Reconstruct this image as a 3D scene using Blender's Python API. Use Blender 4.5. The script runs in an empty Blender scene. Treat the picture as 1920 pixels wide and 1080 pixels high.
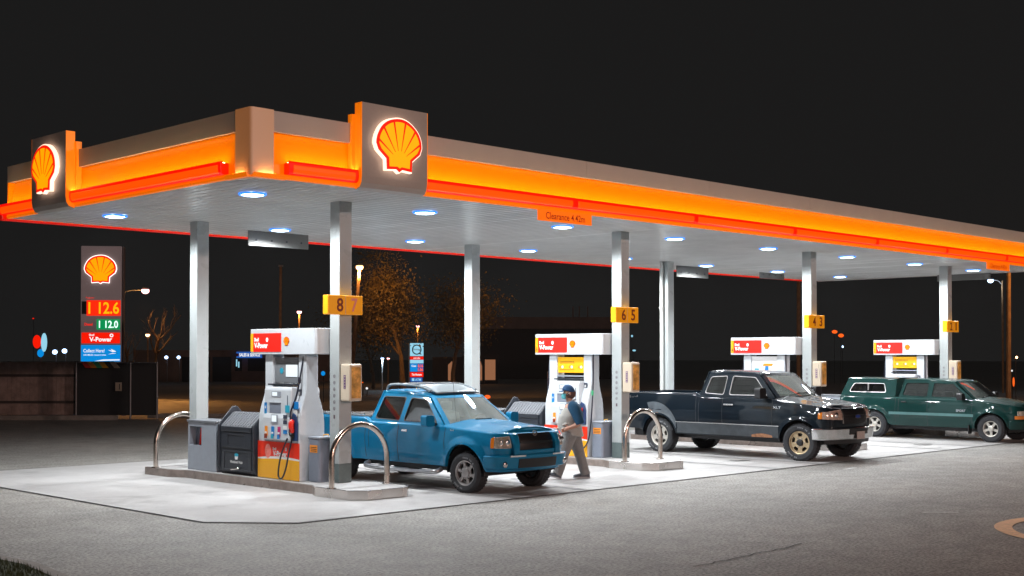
import bpy, bmesh, math, random
from mathutils import Vector, Matrix
from mathutils.geometry import tessellate_polygon
R = math.radians
random.seed(7)
S = bpy.context.scene
COL = S.collection

# ---------------- camera, sky, exposure ----------------
cam_d = bpy.data.cameras.new('camera'); cam = bpy.data.objects.new('camera', cam_d); COL.objects.link(cam)
cam.location = (0, 0, 2.2); cam.rotation_euler = (R(91.0), 0, R(-45))
cam_d.lens = 44.74; cam_d.sensor_width = 36; cam_d.shift_y = 0.0445; cam_d.clip_start = 0.1; cam_d.clip_end = 2000
S.camera = cam
W = bpy.data.worlds.new('World'); S.world = W; W.use_nodes = True
bg = W.node_tree.nodes['Background']; bg.inputs[0].default_value = (1.0, 0.99, 0.99, 1); bg.inputs[1].default_value = 0.0103
S.view_settings.view_transform = 'Standard'; S.view_settings.look = 'None'
S.view_settings.exposure = 0; S.view_settings.gamma = 1
S.render.engine = 'CYCLES'
S.cycles.use_denoising = True
S.cycles.max_bounces = 8; S.cycles.diffuse_bounces = 3; S.cycles.glossy_bounces = 4; S.cycles.transparent_max_bounces = 12
S.cycles.sample_clamp_indirect = 6
S.cycles.blur_glossy = 0.3
S.cycles.caustics_reflective = False; S.cycles.caustics_refractive = False

# warm lot lamps on poles behind the camera light the fronts of posts and fascia (built as poles further down)
LOT = [(-3.0, -26.0, 9.0), (26.0, -24.0, 9.0)]
for i, p in enumerate(LOT):
    l = bpy.data.lights.new('lot_lamp_light', 'SPOT'); l.energy = 13000; l.color = (1.0, 0.68, 0.58); l.shadow_soft_size = 0.25
    l.spot_size = R(100); l.spot_blend = 0.6
    lo = bpy.data.objects.new('lot_lamp_light', l); COL.objects.link(lo); lo.location = p
    lo.rotation_euler = (Vector((20, 17, 2)) - Vector(p)).to_track_quat('-Z', 'Y').to_euler()

# ---------------- materials ----------------
def mat(name, col, rough=0.5, metal=0.0, emit=None, es=1.0, coat=0.0, noise=0.0, nscale=8.0, bump=0.0, bscale=60.0, spec=0.5, rvar=0.0, aniso=None):
    m = bpy.data.materials.new(name); m.use_nodes = True
    nt = m.node_tree; b = nt.nodes['Principled BSDF']
    c = (*col, 1)
    b.inputs['Base Color'].default_value = c; b.inputs['Roughness'].default_value = rough
    b.inputs['Metallic'].default_value = metal; b.inputs['Specular IOR Level'].default_value = spec
    if coat: b.inputs['Coat Weight'].default_value = coat; b.inputs['Coat Roughness'].default_value = 0.04
    if emit: b.inputs['Emission Color'].default_value = (*emit, 1); b.inputs['Emission Strength'].default_value = es
    tc = None
    if noise or bump or rvar:
        tc = nt.nodes.new('ShaderNodeTexCoord')
    if noise:
        n = nt.nodes.new('ShaderNodeTexNoise'); n.inputs['Scale'].default_value = nscale; n.inputs['Detail'].default_value = 8
        n.inputs['Roughness'].default_value = 0.65
        nt.links.new(tc.outputs['Object'], n.inputs['Vector'])
        mr = nt.nodes.new('ShaderNodeMapRange'); mr.inputs[1].default_value = 0.3; mr.inputs[2].default_value = 0.7
        mr.inputs[3].default_value = 1 - noise; mr.inputs[4].default_value = 1 + noise * 0.6
        nt.links.new(n.outputs['Fac'], mr.inputs[0])
        mx = nt.nodes.new('ShaderNodeVectorMath'); mx.operation = 'SCALE'; mx.inputs[0].default_value = col
        nt.links.new(mr.outputs[0], mx.inputs['Scale']); nt.links.new(mx.outputs[0], b.inputs['Base Color'])
    if bump:
        n = nt.nodes.new('ShaderNodeTexNoise'); n.inputs['Scale'].default_value = bscale; n.inputs['Detail'].default_value = 4
        nt.links.new(tc.outputs['Object'], n.inputs['Vector'])
        bp = nt.nodes.new('ShaderNodeBump'); bp.inputs['Strength'].default_value = bump; bp.inputs['Distance'].default_value = 0.02
        nt.links.new(n.outputs['Fac'], bp.inputs['Height']); nt.links.new(bp.outputs[0], b.inputs['Normal'])
    if rvar:
        n = nt.nodes.new('ShaderNodeTexNoise'); n.inputs['Scale'].default_value = 3.0; n.inputs['Detail'].default_value = 5
        nt.links.new(tc.outputs['Object'], n.inputs['Vector'])
        mr = nt.nodes.new('ShaderNodeMapRange'); mr.inputs[1].default_value = 0.3; mr.inputs[2].default_value = 0.7
        mr.inputs[3].default_value = max(0.02, rough - rvar); mr.inputs[4].default_value = rough + rvar
        nt.links.new(n.outputs['Fac'], mr.inputs[0]); nt.links.new(mr.outputs[0], b.inputs['Roughness'])
    return m

def glow(name, col, s):
    return mat(name, (0.02, 0.02, 0.02), 0.6, emit=col, es=s)

def glass_mat(name, tint, rough=0.02, refl=1.0, dust_glow=0.0):
    m = bpy.data.materials.new(name); m.use_nodes = True
    nt = m.node_tree; nt.nodes.clear()
    o = nt.nodes.new('ShaderNodeOutputMaterial'); mx = nt.nodes.new('ShaderNodeMixShader')
    t = nt.nodes.new('ShaderNodeBsdfTransparent'); t.inputs[0].default_value = (*tint, 1)
    g = nt.nodes.new('ShaderNodeBsdfGlossy'); g.inputs['Roughness'].default_value = rough
    f = nt.nodes.new('ShaderNodeFresnel'); f.inputs[0].default_value = 1.55
    k = nt.nodes.new('ShaderNodeMath'); k.operation = 'MULTIPLY'; k.inputs[1].default_value = refl; k.use_clamp = True
    nt.links.new(f.outputs[0], k.inputs[0]); nt.links.new(k.outputs[0], mx.inputs[0])
    if dust_glow:  # pale veil: dust, plus brightness standing in for the lit interior
        d_ = nt.nodes.new('ShaderNodeBsdfDiffuse'); d_.inputs[0].default_value = (.55, .66, .62, 1)
        m2 = nt.nodes.new('ShaderNodeMixShader'); tc = nt.nodes.new('ShaderNodeTexCoord'); n_ = nt.nodes.new('ShaderNodeTexNoise'); n_.inputs['Scale'].default_value = 2.5; n_.inputs['Detail'].default_value = 6
        mr = nt.nodes.new('ShaderNodeMapRange'); mr.inputs[1].default_value = .35; mr.inputs[2].default_value = .7; mr.inputs[3].default_value = dust_glow * .6; mr.inputs[4].default_value = dust_glow * 1.5
        nt.links.new(tc.outputs['Object'], n_.inputs['Vector']); nt.links.new(n_.outputs['Fac'], mr.inputs[0]); nt.links.new(mr.outputs[0], m2.inputs[0])
        nt.links.new(t.outputs[0], m2.inputs[1]); nt.links.new(d_.outputs[0], m2.inputs[2]); t = m2
    nt.links.new(t.outputs[0], mx.inputs[1]); nt.links.new(g.outputs[0], mx.inputs[2]); nt.links.new(mx.outputs[0], o.inputs[0])
    return m

M = {}
M['white_paint'] = mat('white_paint', (0.60, 0.61, 0.62), 0.35, noise=0.06, nscale=3, rvar=0.1)
M['column_paint'] = mat('column_paint', (0.43, 0.465, 0.47), 0.32, noise=0.07, nscale=4, rvar=0.08)
M['column_base'] = mat('column_base', (0.13, 0.17, 0.17), 0.45, noise=0.15)
M['steel'] = mat('steel', (0.62, 0.58, 0.55), 0.22, metal=1.0, rvar=0.12, noise=0.08, nscale=6)
M['dark_grey'] = mat('dark_grey', (0.03, 0.035, 0.045), 0.35, noise=0.15)
M['bin_grey'] = mat('bin_grey', (0.026, 0.031, 0.042), 0.38, noise=0.15, rvar=0.1)
M['bin_lid'] = mat('bin_lid', (0.17, 0.18, 0.20), 0.45, noise=0.1)
M['panel_grey'] = mat('panel_grey', (0.30, 0.33, 0.38), 0.4, noise=0.08)
M['mid_grey'] = mat('mid_grey', (0.22, 0.25, 0.31), 0.4, noise=0.08)
M['black'] = mat('black', (0.012, 0.012, 0.013), 0.4)
M['rubber'] = mat('rubber', (0.018, 0.018, 0.02), 0.7, bump=0.3, bscale=40)
M['hose'] = mat('hose', (0.012, 0.015, 0.03), 0.4)
M['red'] = mat('red', (0.8, 0.02, 0.008), 0.35)
M['red_sign'] = mat('red_sign', (0.75, 0.012, 0.006), 0.4, emit=(1, 0.012, 0.004), es=0.55)
M['yellow'] = mat('yellow', (0.85, 0.42, 0.01), 0.4)
M['number_yellow'] = mat('number_yellow', (0.85, 0.35, 0.005), 0.4, emit=(1, 0.35, 0.0), es=0.25)
M['number_red'] = mat('number_red', (0.25, 0.03, 0.01), 0.5)
M['blue_sticker'] = mat('blue_sticker', (0.01, 0.2, 0.55), 0.4)
M['teal_sticker'] = mat('teal_sticker', (0.02, 0.35, 0.5), 0.4)
M['green_sticker'] = mat('green_sticker', (0.05, 0.45, 0.2), 0.4)
M['magenta'] = mat('magenta', (0.5, 0.02, 0.15), 0.4)
M['orange_sticker'] = mat('orange_sticker', (0.9, 0.3, 0.02), 0.4)
M['white'] = mat('white', (0.8, 0.8, 0.8), 0.45)
M['white_lit'] = mat('white_lit', (0.8, 0.8, 0.8), 0.45, emit=(1, 1, 1), es=0.5)
M['screen'] = mat('screen', (0.2, 0.2, 0.2), 0.2, emit=(0.85, 0.95, 1), es=0.9)
M['pink_print'] = mat('pink_print', (0.9, 0.3, 0.25), 0.5)
M['beige'] = mat('beige', (0.62, 0.52, 0.40), 0.45)

# ---------------- mesh builder ----------------
class MB:
    def __init__(s): s.v = []; s.f = []; s.m = []; s.mats = []; s.sm = []
    def mi(s, m):
        if m not in s.mats: s.mats.append(m)
        return s.mats.index(m)
    def add(s, vs, fs, m, smooth=False):
        b = len(s.v); s.v += [tuple(v) for v in vs]; i = s.mi(m)
        for f in fs: s.f.append([b + k for k in f]); s.m.append(i); s.sm.append(smooth)
        return s
    def box(s, x0, x1, y0, y1, z0, z1, m):
        vs = [(x, y, z) for z in (z0, z1) for y in (y0, y1) for x in (x0, x1)]
        return s.add(vs, [(0, 2, 3, 1), (4, 5, 7, 6), (0, 1, 5, 4), (2, 6, 7, 3), (0, 4, 6, 2), (1, 3, 7, 5)], m)
    def prism(s, poly, fn, a, b, m, smooth=False):
        """poly: 2D outline, fn(p,q,t)->xyz, extruded t from a to b, capped."""
        n = len(poly); vs = [fn(p, q, a) for p, q in poly] + [fn(p, q, b) for p, q in poly]
        tr = tessellate_polygon([[Vector((p, q, 0)) for p, q in poly]])
        fs = [tuple(t) for t in tr] + [tuple(n + k for k in reversed(t)) for t in tr]
        s.add(vs, fs, m)
        return s.add(vs, [(i, (i + 1) % n, n + (i + 1) % n, n + i) for i in range(n)], m, smooth)
    def plate(s, outer, holes, fn, a, b, m):
        loops = [outer] + holes; flat = [p for l in loops for p in l]; n = len(flat)
        tr = tessellate_polygon([[Vector((p, q, 0)) for p, q in l] for l in loops])
        vs = [fn(p, q, a) for p, q in flat] + [fn(p, q, b) for p, q in flat]
        fs = [tuple(t) for t in tr] + [tuple(n + k for k in reversed(t)) for t in tr]
        o = 0
        for l in loops:
            k = len(l)
            fs += [(o + i, o + (i + 1) % k, n + o + (i + 1) % k, n + o + i) for i in range(k)]
            o += k
        return s.add(vs, fs, m)
    def tube(s, pts, r, m, n=10, closed=False, cap=True):
        pts = [Vector(p) for p in pts]; rs = r if isinstance(r, (list, tuple)) else [r] * len(pts)
        vs = []; prev = None; L = len(pts)
        for i, p in enumerate(pts):
            if closed: t = pts[(i + 1) % L] - pts[i - 1]
            else: t = pts[min(i + 1, L - 1)] - pts[max(i - 1, 0)]
            t.normalize()
            if prev is None:
                a = Vector((0, 0, 1)) if abs(t.z) < 0.9 else Vector((1, 0, 0))
                u = t.cross(a).normalized()
            else:
                u = (prev - t * prev.dot(t)).normalized()
            prev = u; w = t.cross(u)
            for k in range(n):
                an = 2 * math.pi * k / n; vs.append(p + (u * math.cos(an) + w * math.sin(an)) * rs[i])
        fs = []
        for i in range(L if closed else L - 1):
            j = (i + 1) % L
            for k in range(n): fs.append((i * n + k, i * n + (k + 1) % n, j * n + (k + 1) % n, j * n + k))
        s.add(vs, fs, m, True)
        if cap and not closed:
            s.add(vs[:n], [tuple(reversed(range(n)))], m); s.add(vs[-n:], [tuple(range(n))], m)
        return s
    def lathe(s, prof, m, n=32, fn=lambda x, y, z: (x, y, z), smooth=True):
        """prof (r, h) about the local z axis, fn remaps"""
        vs = []
        for r, h in prof:
            for k in range(n):
                a = 2 * math.pi * k / n; vs.append(fn(r * math.cos(a), r * math.sin(a), h))
        fs = []
        for i in range(len(prof) - 1):
            for k in range(n): fs.append((i * n + k, i * n + (k + 1) % n, (i + 1) * n + (k + 1) % n, (i + 1) * n + k))
        return s.add(vs, fs, m, smooth)
    def grid(s, f, nu, nv, m, smooth=True, flip=False):
        vs = [f(i / nu, j / nv) for i in range(nu + 1) for j in range(nv + 1)]
        fs = []
        for i in range(nu):
            for j in range(nv):
                a = i * (nv + 1) + j; q = (a, a + 1, a + nv + 2, a + nv + 1)
                fs.append(tuple(reversed(q)) if flip else q)
        return s.add(vs, fs, m, smooth)
    def rings(s, rings, m, smooth=True, closed=True, cap=False):
        n = len(rings[0]); vs = [p for r in rings for p in r]; fs = []
        for i in range(len(rings) - 1):
            for k in range(n if closed else n - 1):
                fs.append((i * n + k, i * n + (k + 1) % n, (i + 1) * n + (k + 1) % n, (i + 1) * n + k))
        s.add(vs, fs, m, smooth)
        if cap: s.add(rings[0], [tuple(reversed(range(n)))], m); s.add(rings[-1], [tuple(range(n))], m)
        return s
    def ball(s, c, r, m, n=12, sc=(1, 1, 1)):
        pr = [(max(1e-4, math.sin(math.pi * i / n)) * r, -math.cos(math.pi * i / n) * r) for i in range(n + 1)]
        return s.lathe(pr, m, n * 2, lambda x, y, z: (c[0] + x * sc[0], c[1] + y * sc[1], c[2] + z * sc[2]))
    def build(s, name, parent=None, bevel=0, seg=2, angle=35, sub=0, solid=0):
        me = bpy.data.meshes.new(name); me.from_pydata(s.v, [], s.f)
        for m in s.mats: me.materials.append(M[m])
        me.polygons.foreach_set('material_index', s.m); me.polygons.foreach_set('use_smooth', s.sm)
        bm = bmesh.new(); bm.from_mesh(me); bmesh.ops.remove_doubles(bm, verts=bm.verts, dist=1e-5)
        bmesh.ops.recalc_face_normals(bm, faces=bm.faces); bm.to_mesh(me); bm.free()
        if any(s.sm): me.set_sharp_from_angle(angle=R(angle))
        o = bpy.data.objects.new(name, me); COL.objects.link(o)
        if parent: o.parent = parent
        if solid:
            d = o.modifiers.new('solid', 'SOLIDIFY'); d.thickness = solid; d.offset = 0
        if sub:
            d = o.modifiers.new('sub', 'SUBSURF'); d.levels = sub; d.render_levels = sub
        if bevel:
            d = o.modifiers.new('bevel', 'BEVEL'); d.width = bevel; d.segments = seg; d.limit_method = 'ANGLE'; d.angle_limit = R(40)
            d.harden_normals = False
        return o

def tag(o, label=None, cat=None, group=None, kind=None):
    if label: o['label'] = label
    if cat: o['category'] = cat
    if group: o['group'] = group
    if kind: o['kind'] = kind
    return o
def empty(name, loc=(0, 0, 0), rz=0):
    o = bpy.data.objects.new(name, None); COL.objects.link(o); o.location = loc; o.rotation_euler = (0, 0, rz)
    o.empty_display_size = 0.2
    return o
CH = {}
def copy_tree(o, parent=None):
    c = o.copy(); COL.objects.link(c)
    if parent is not None: c.parent = parent; c.matrix_parent_inverse = o.matrix_parent_inverse.copy()
    for ch in [k for k in bpy.data.objects if k.parent == o]: copy_tree(ch, c)
    return c

_tc = {}
def text_geo(t, bold=0.0):
    k = (t, bold)
    if k in _tc: return _tc[k]
    c = bpy.data.curves.new('t', 'FONT'); c.body = t; c.resolution_u = 3; c.offset = bold; c.fill_mode = 'FRONT'
    o = bpy.data.objects.new('t', c); COL.objects.link(o)
    dg = bpy.context.evaluated_depsgraph_get(); dg.update()
    me = o.evaluated_get(dg).to_mesh()
    vs = [(v.co.x, v.co.y) for v in me.vertices]; fs = [tuple(p.vertices) for p in me.polygons]
    bpy.data.objects.remove(o); bpy.data.curves.remove(c)
    xs = [v[0] for v in vs]; ys = [v[1] for v in vs]
    x0, x1, y0, y1 = min(xs), max(xs), min(ys), max(ys)
    vs = [((x - x0) / (x1 - x0) - 0.5, (y - y0) / (y1 - y0) - 0.5) for x, y in vs]
    _tc[k] = (vs, fs); return _tc[k]
def put_text(mb, t, o, u, v, w, h, m, bold=0.02):
    """text centred at o, along u (width w) and v (height h)"""
    vs, fs = text_geo(t, bold); o = Vector(o); u = Vector(u); v = Vector(v)
    mb.add([o + u * (a * w) + v * (b * h) for a, b in vs], fs, m)

# scallop emblem, unit height
def pecten(k=1.0, n=28):
    p = [(0.30, -0.47), (0.31, -0.27), (0.50, -0.12)]
    for i in range(n + 1):
        a = math.pi * i / n; sc = 1 + 0.012 * abs(math.sin(a * 3.5)); p.append((0.545 * math.cos(a) * sc, 0.5 * math.sin(a) * sc))
    p += [(-0.50, -0.12), (-0.31, -0.27), (-0.30, -0.47), (-0.07, -0.45), (0, -0.5), (0.07, -0.45)]
    return [(x * k, y * k) for x, y in p]
def inner_pecten(k=0.055, n=28):
    e = k; p = [(0.30 - e, -0.43 + e * 0.3), (0.31 - e, -0.245), (0.49 - e, -0.10)]
    for i in range(n + 1):
        a = math.pi * i / n; p.append(((0.545 - e) * math.cos(a), (0.5 - e) * math.sin(a)))
    p += [(-0.49 + e, -0.10), (-0.31 + e, -0.245), (-0.30 + e, -0.43 + e * 0.3), (-0.05, -0.40), (0, -0.43), (0.05, -0.40)]
    return p
def emblem(name, parent, o, u, v, nrm, h, rim='emblem_rim', red='emblem_red', yel='emblem_yellow', dep=0.05, halo=True):
    """backlit scallop sign: box body, red front, yellow lobes with red grooves"""
    o = Vector(o); u = Vector(u); v = Vector(v); nrm = Vector(nrm)
    f = lambda p, q, t: o + u * (p * h) + v * (q * h) + nrm * t
    b = MB()
    if halo: b.prism(pecten(1.05), f, dep * 0.2, dep * 0.85, rim)
    b.prism(pecten(1.0), f, dep * 0.3, dep, red)
    b.prism(inner_pecten(), f, dep, dep + 0.004 * max(1, h), yel)
    for i in range(-3, 4):
        if i == 0: pass
        a = R(90 + (i - 0.5 if i > 0 else i + 0.5) * 21.5) if i else None
        if a is None: continue
        ax, ay = math.cos(a), math.sin(a)
        r0, r1 = 0.13, 0.0
        # to the arc
        c0 = Vector((0, -0.30)); d = Vector((ax, ay))
        L = 0.1
        while True:
            q = c0 + d * L
            if q.y > 0 and (q.x / 0.51) ** 2 + (q.y / 0.465) ** 2 > 1: break
            if q.y <= 0 and abs(q.x) > 0.47: break
            L += 0.01
        n2 = Vector((-ay, ax)); s0 = c0 + d * 0.2; s1 = c0 + d * L
        poly = [s0 + n2 * 0.003, s0 - n2 * 0.003, s1 - n2 * 0.020, s1 + n2 * 0.020]
        b.prism([(p.x, p.y) for p in poly], f, dep + 0.004 * max(1, h), dep + 0.008 * max(1, h), red)
    a = MB
    return b.build(name, parent)
M['emblem_rim'] = mat('emblem_rim', (0.8, 0.8, 0.8), 0.4, emit=(1, 0.66, 0.48), es=1.7)
M['emblem_rim_white'] = mat('emblem_rim_white', (0.8, 0.8, 0.8), 0.4, emit=(1, 0.95, 0.9), es=1.6)
M['emblem_red'] = mat('emblem_red', (0.6, 0.01, 0.0), 0.3, emit=(1, 0.006, 0.0), es=1.0)
M['emblem_yellow'] = mat('emblem_yellow', (0.7, 0.3, 0.0), 0.3, emit=(1, 0.36, 0.0), es=1.05)
M['decal_yellow'] = mat('decal_yellow', (0.8, 0.25, 0.0), 0.3, emit=(1, 0.3, 0.0), es=0.4)
M['decal_red'] = mat('decal_red', (0.6, 0.01, 0.0), 0.3)
# ---------------- ground ----------------
def ground_mat(name, c1, c2, speck, scale=1.0, rough=0.85, patches=0.25, stains=False):
    m = bpy.data.materials.new(name); m.use_nodes = True; nt = m.node_tree; b = nt.nodes['Principled BSDF']
    L = nt.links.new; N = nt.nodes.new
    tc = N('ShaderNodeTexCoord')
    def noise(sc, det=4, ro=0.6):
        n = N('ShaderNodeTexNoise'); n.inputs['Scale'].default_value = sc; n.inputs['Detail'].default_value = det; n.inputs['Roughness'].default_value = ro
        L(tc.outputs['Object'], n.inputs['Vector']); return n
    big = noise(0.25 * scale, 5); mid = noise(2.2 * scale, 5, 0.7); fine = noise(26 * scale, 4, 0.75)
    def rng(src, a, b_, c, d):
        r = N('ShaderNodeMapRange'); L(src, r.inputs[0]); r.inputs[1].default_value = a; r.inputs[2].default_value = b_; r.inputs[3].default_value = c; r.inputs[4].default_value = d; return r.outputs[0]
    mx = N('ShaderNodeMix'); mx.data_type = 'RGBA'; L(rng(big.outputs['Fac'], 0.35, 0.65, 0, 1), mx.inputs[0])
    mx.inputs[6].default_value = (*c1, 1); mx.inputs[7].default_value = (*c2, 1)
    k1 = rng(mid.outputs['Fac'], 0.3, 0.7, 1 - patches, 1 + patches * 0.6)
    k2 = rng(fine.outputs['Fac'], 0.3, 0.7, 1 - speck, 1 + speck)
    mul = N('ShaderNodeMath'); mul.operation = 'MULTIPLY'; L(k1, mul.inputs[0]); L(k2, mul.inputs[1])
    last = mul.outputs[0]
    if stains:
        # oily drips and scuffs where cars stop between the islands
        st = noise(0.7, 6, 0.7); st2 = rng(st.outputs['Fac'], 0.55, 0.72, 1.0, 0.62)
        m3 = N('ShaderNodeMath'); m3.operation = 'MULTIPLY'; L(last, m3.inputs[0]); L(st2, m3.inputs[1]); last = m3.outputs[0]
    sc = N('ShaderNodeVectorMath'); sc.operation = 'SCALE'; L(mx.outputs[2], sc.inputs[0]); L(last, sc.inputs['Scale'])
    L(sc.outputs[0], b.inputs['Base Color']); b.inputs['Roughness'].default_value = rough
    bp = N('ShaderNodeBump'); bp.inputs['Strength'].default_value = 0.5 if speck > 0.2 else 0.15; bp.inputs['Distance'].default_value = 0.01
    L(fine.outputs['Fac'], bp.inputs['Height']); L(bp.outputs[0], b.inputs['Normal'])
    return m
M['asphalt'] = ground_mat('asphalt', (0.265, 0.255, 0.238), (0.34, 0.322, 0.298), 0.85, rough=0.72, patches=0.28)
M['concrete'] = ground_mat('concrete', (0.43, 0.418, 0.415), (0.50, 0.488, 0.482), 0.06, rough=0.6, patches=0.10, stains=True)
M['grass'] = ground_mat('grass', (0.03, 0.045, 0.015), (0.045, 0.06, 0.02), 0.5, rough=0.9)
M['kerb'] = ground_mat('kerb', (0.22, 0.20, 0.18), (0.3, 0.27, 0.24), 0.15, rough=0.8)
M['seam'] = mat('seam', (0.03, 0.03, 0.03), 0.8)
M['marking'] = mat('marking', (0.95, 0.60, 0.36), 0.6, noise=0.25, nscale=9)
M['marking_white'] = mat('marking_white', (0.6, 0.6, 0.58), 0.6, noise=0.4, nscale=9)

def sheet(name, pts, z, m, kind='structure', label=None, cat=None):
    b = MB(); b.add([(x, y, z) for x, y in pts], [tuple(range(len(pts)))], m)
    o = b.build(name); tag(o, label, cat, kind=kind); return o
sheet('ground', [(-300, -300), (500, -300), (500, 500), (-300, 500)], 0.0, 'asphalt')
PAD = [(9.85, 13.8), (40.5, 13.8), (40.5, 24.1), (9.0, 24.1), (9.0, 14.75)]
sheet('concrete_pad', PAD, 0.008, 'concrete')
# dark joint around the pad and saw cuts across it
b = MB()
def strip(b, p, q, w, z, m):
    p = Vector(p); q = Vector(q); d = (q - p).normalized(); n = Vector((-d.y, d.x)) * w / 2
    b.add([(*(p + n), z), (*(q + n), z), (*(q - n), z), (*(p - n), z)], [(0, 1, 2, 3)], m)
for i in range(5): strip(b, PAD[i], PAD[(i + 1) % 5], 0.035, 0.012, 'seam')
o = b.build('pad_joint'); tag(o, kind='structure')
b = MB()
for x in (16.1, 23.2, 30.2, 37.2): strip(b, (x, 13.85), (x, 24.05), 0.012, 0.0125, 'seam')
o = b.build('saw_cuts'); tag(o, kind='structure')
# oil drips and tyre scuffs on the pad, sealed patch joints on the asphalt
M['oil'] = mat('oil', (0.16, 0.15, 0.145), 0.45, noise=0.5, nscale=6)
M['tyre_mark'] = mat('tyre_mark', (0.33, 0.32, 0.325), 0.7, noise=0.3, nscale=4)
b = MB(); random.seed(17)
for k in range(46):
    bay = random.choice((14.7, 21.9, 29.0, 36.0, 14.9)); x = bay + random.gauss(0, .5); y = random.uniform(14.2, 20.5)
    if bay == 10.6: y = random.uniform(15.5, 19)
    r0 = random.uniform(.02, .11) * (2.0 if random.random() < .12 else 1); n = 9; q = random.uniform(.7, 1.5)
    b.add([(x + r0 * q * random.uniform(.7, 1.2) * math.cos(6.283 * j / n), y + r0 * random.uniform(.7, 1.2) * math.sin(6.283 * j / n), .0145 + k * 1e-5) for j in range(n)], [tuple(range(n))], 'oil')
tag(b.build('oil_spots'), kind='structure')
b = MB()
for bay in (14.75, 21.9, 29.0):
    for s_ in (-.78, .78):
        x = bay + s_; pts_ = [Vector((x + .05 * math.sin(y * .8 + bay), y)) for y in [13.9 + .5 * j for j in range(20)]]
        for j in range(19): strip(b, pts_[j], pts_[j + 1], .17 + .03 * math.sin(j * 2.1), .0135, 'tyre_mark')
tag(b.build('tyre_marks'), kind='structure')
# crack in the asphalt
b = MB(); random.seed(3)
pts = [Vector(((1.9 + .1 * i + 13.3 + .107 * i) / math.sqrt(2), (13.3 + .107 * i - 1.9 - .1 * i) / math.sqrt(2))) + Vector((random.uniform(-.03, .03), random.uniform(-.03, .03))) for i in range(16)]
for i in range(15): strip(b, pts[i], pts[i + 1], 0.02, 0.006, 'seam')
tag(b.build('asphalt_crack'), kind='structure')
# painted ring marking at the far right
b = MB(); cx, cy, ra, rb = 16.72, 5.60, 1.78, 1.56
n = 48
vs = [(cx + r * math.cos(2 * math.pi * k / n), cy + r * math.sin(2 * math.pi * k / n), 0.007) for r in (ra, rb) for k in range(n)]
b.add(vs, [(k, (k + 1) % n, n + (k + 1) % n, n + k) for k in range(n)], 'marking')
strip(b, (cx - 1.25, cy + 0.95), (cx + 1.1, cy - 1.1), 0.07, 0.0072, 'marking')
strip(b, (cx - 0.2, cy + 1.45), (cx + 0.9, cy + 0.35), 0.06, 0.0073, 'marking')
tag(b.build('road_marking'), kind='structure')
b = MB()
for (x, y, w, h, a) in [(7.3, 10.2, .35, .05, -0.7), (8.05, 9.4, .2, .04, -0.4), (22.2, 12.9, .5, .1, 0.1), (16.9, 8.4, .5, .08, -.8), (6.9, 10.4, .12, .03, 0)]:
    d = Vector((math.cos(a), math.sin(a))) * w / 2; strip(b, (x - d.x, y - d.y), (x + d.x, y + d.y), h, 0.0062, 'marking_white')
tag(b.build('paint_scuffs'), kind='structure')
# grass corner in front, with a low kerb
def P(r, d): return ((r + d) / math.sqrt(2), (d - r) / math.sqrt(2))
gp = [P(-6.6, 14.4), P(-5.7, 13.95), P(-5.05, 13.4), P(-4.4, 12.55), P(-3.7, 11.3), P(-2.6, 9.0), P(-6, 3), P(-14, 8), P(-12, 14.8)]
sheet('verge_ground', gp, 0.012, 'grass')
b = MB()
for i in range(5): 
    p, q = Vector(gp[i]), Vector(gp[i + 1]); strip(b, p, q, 0.14, 0.02, 'kerb')
tag(b.build('verge_edge'), kind='structure')
b = MB(); random.seed(11)
for k in range(6500):
    r = random.uniform(-6.8, -3.6); d = random.uniform(11.6, 14.3)
    lim = -5.05 + (13.4 - d) * (.76 if d < 13.4 else 1.3)
    if r > lim - 0.12 + random.uniform(-.06, .06): continue
    x, y = P(r, d); a = random.uniform(0, 6.28); h = random.uniform(0.03, 0.075); w = 0.006
    dx, dy = math.cos(a) * w, math.sin(a) * w; lx, ly = random.uniform(-.02, .02), random.uniform(-.02, .02)
    b.add([(x - dx, y - dy, 0.012), (x + dx, y + dy, 0.012), (x + lx, y + ly, 0.012 + h)], [(0, 1, 2)], 'grass')
tag(b.build('grass'), 'short dark grass in the bottom corner', 'grass', kind='stuff')
# ---------------- canopy ----------------
X0, X1, Y0, Y1, ZS, ZT = 9.88, 37.3, 15.0, 22.85, 4.70, 5.65
M['fascia_grey'] = mat('fascia_grey', (0.50, 0.46, 0.44), 0.5, noise=0.05, nscale=2, bump=0.05, bscale=200)
M['fascia_orange'] = mat('fascia_orange', (0.90, 0.25, 0.0), 0.28, emit=(1.0, 0.19, 0.0), es=0.5)  # part of the uplight is put into the panel as an even glow
M['lip_orange'] = mat('lip_orange', (0.9, 0.22, 0.0), 0.35, emit=(1.0, 0.17, 0.0), es=0.6)
M['bar_red'] = mat('bar_red', (0.7, 0.01, 0.0), 0.3, emit=(1.0, 0.004, 0.0), es=1.0)
M['bar_lit'] = mat('bar_lit', (0.7, 0.02, 0.0), 0.3, emit=(1.0, 0.065, 0.0), es=1.3)
M['added_corner_lamp'] = glow('added_corner_lamp', (1.0, 0.42, 0.10), 60.0)
M['bar_dim'] = mat('bar_dim', (0.7, 0.01, 0.0), 0.3, emit=(1.0, 0.004, 0.0), es=0.3)
M['strip_lamp'] = glow('strip_lamp', (1.0, 0.76, 0.34), 24.0)
M['soffit'] = mat('soffit', (0.80, 0.81, 0.81), 0.24, noise=0.12, nscale=1.2, spec=0.6)
M['corner_cream_glow'] = mat('corner_cream_glow', (0.55, 0.47, 0.40), 0.4, emit=(1, .30, .04), es=0.16)  # orange glow built into the cladding, standing in for uplight on it
canopy = empty('filling_station_canopy', (0, 0, 0))
tag(canopy, 'huge flat forecourt canopy with glowing orange and red fascia over the pumps', 'canopy')
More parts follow.
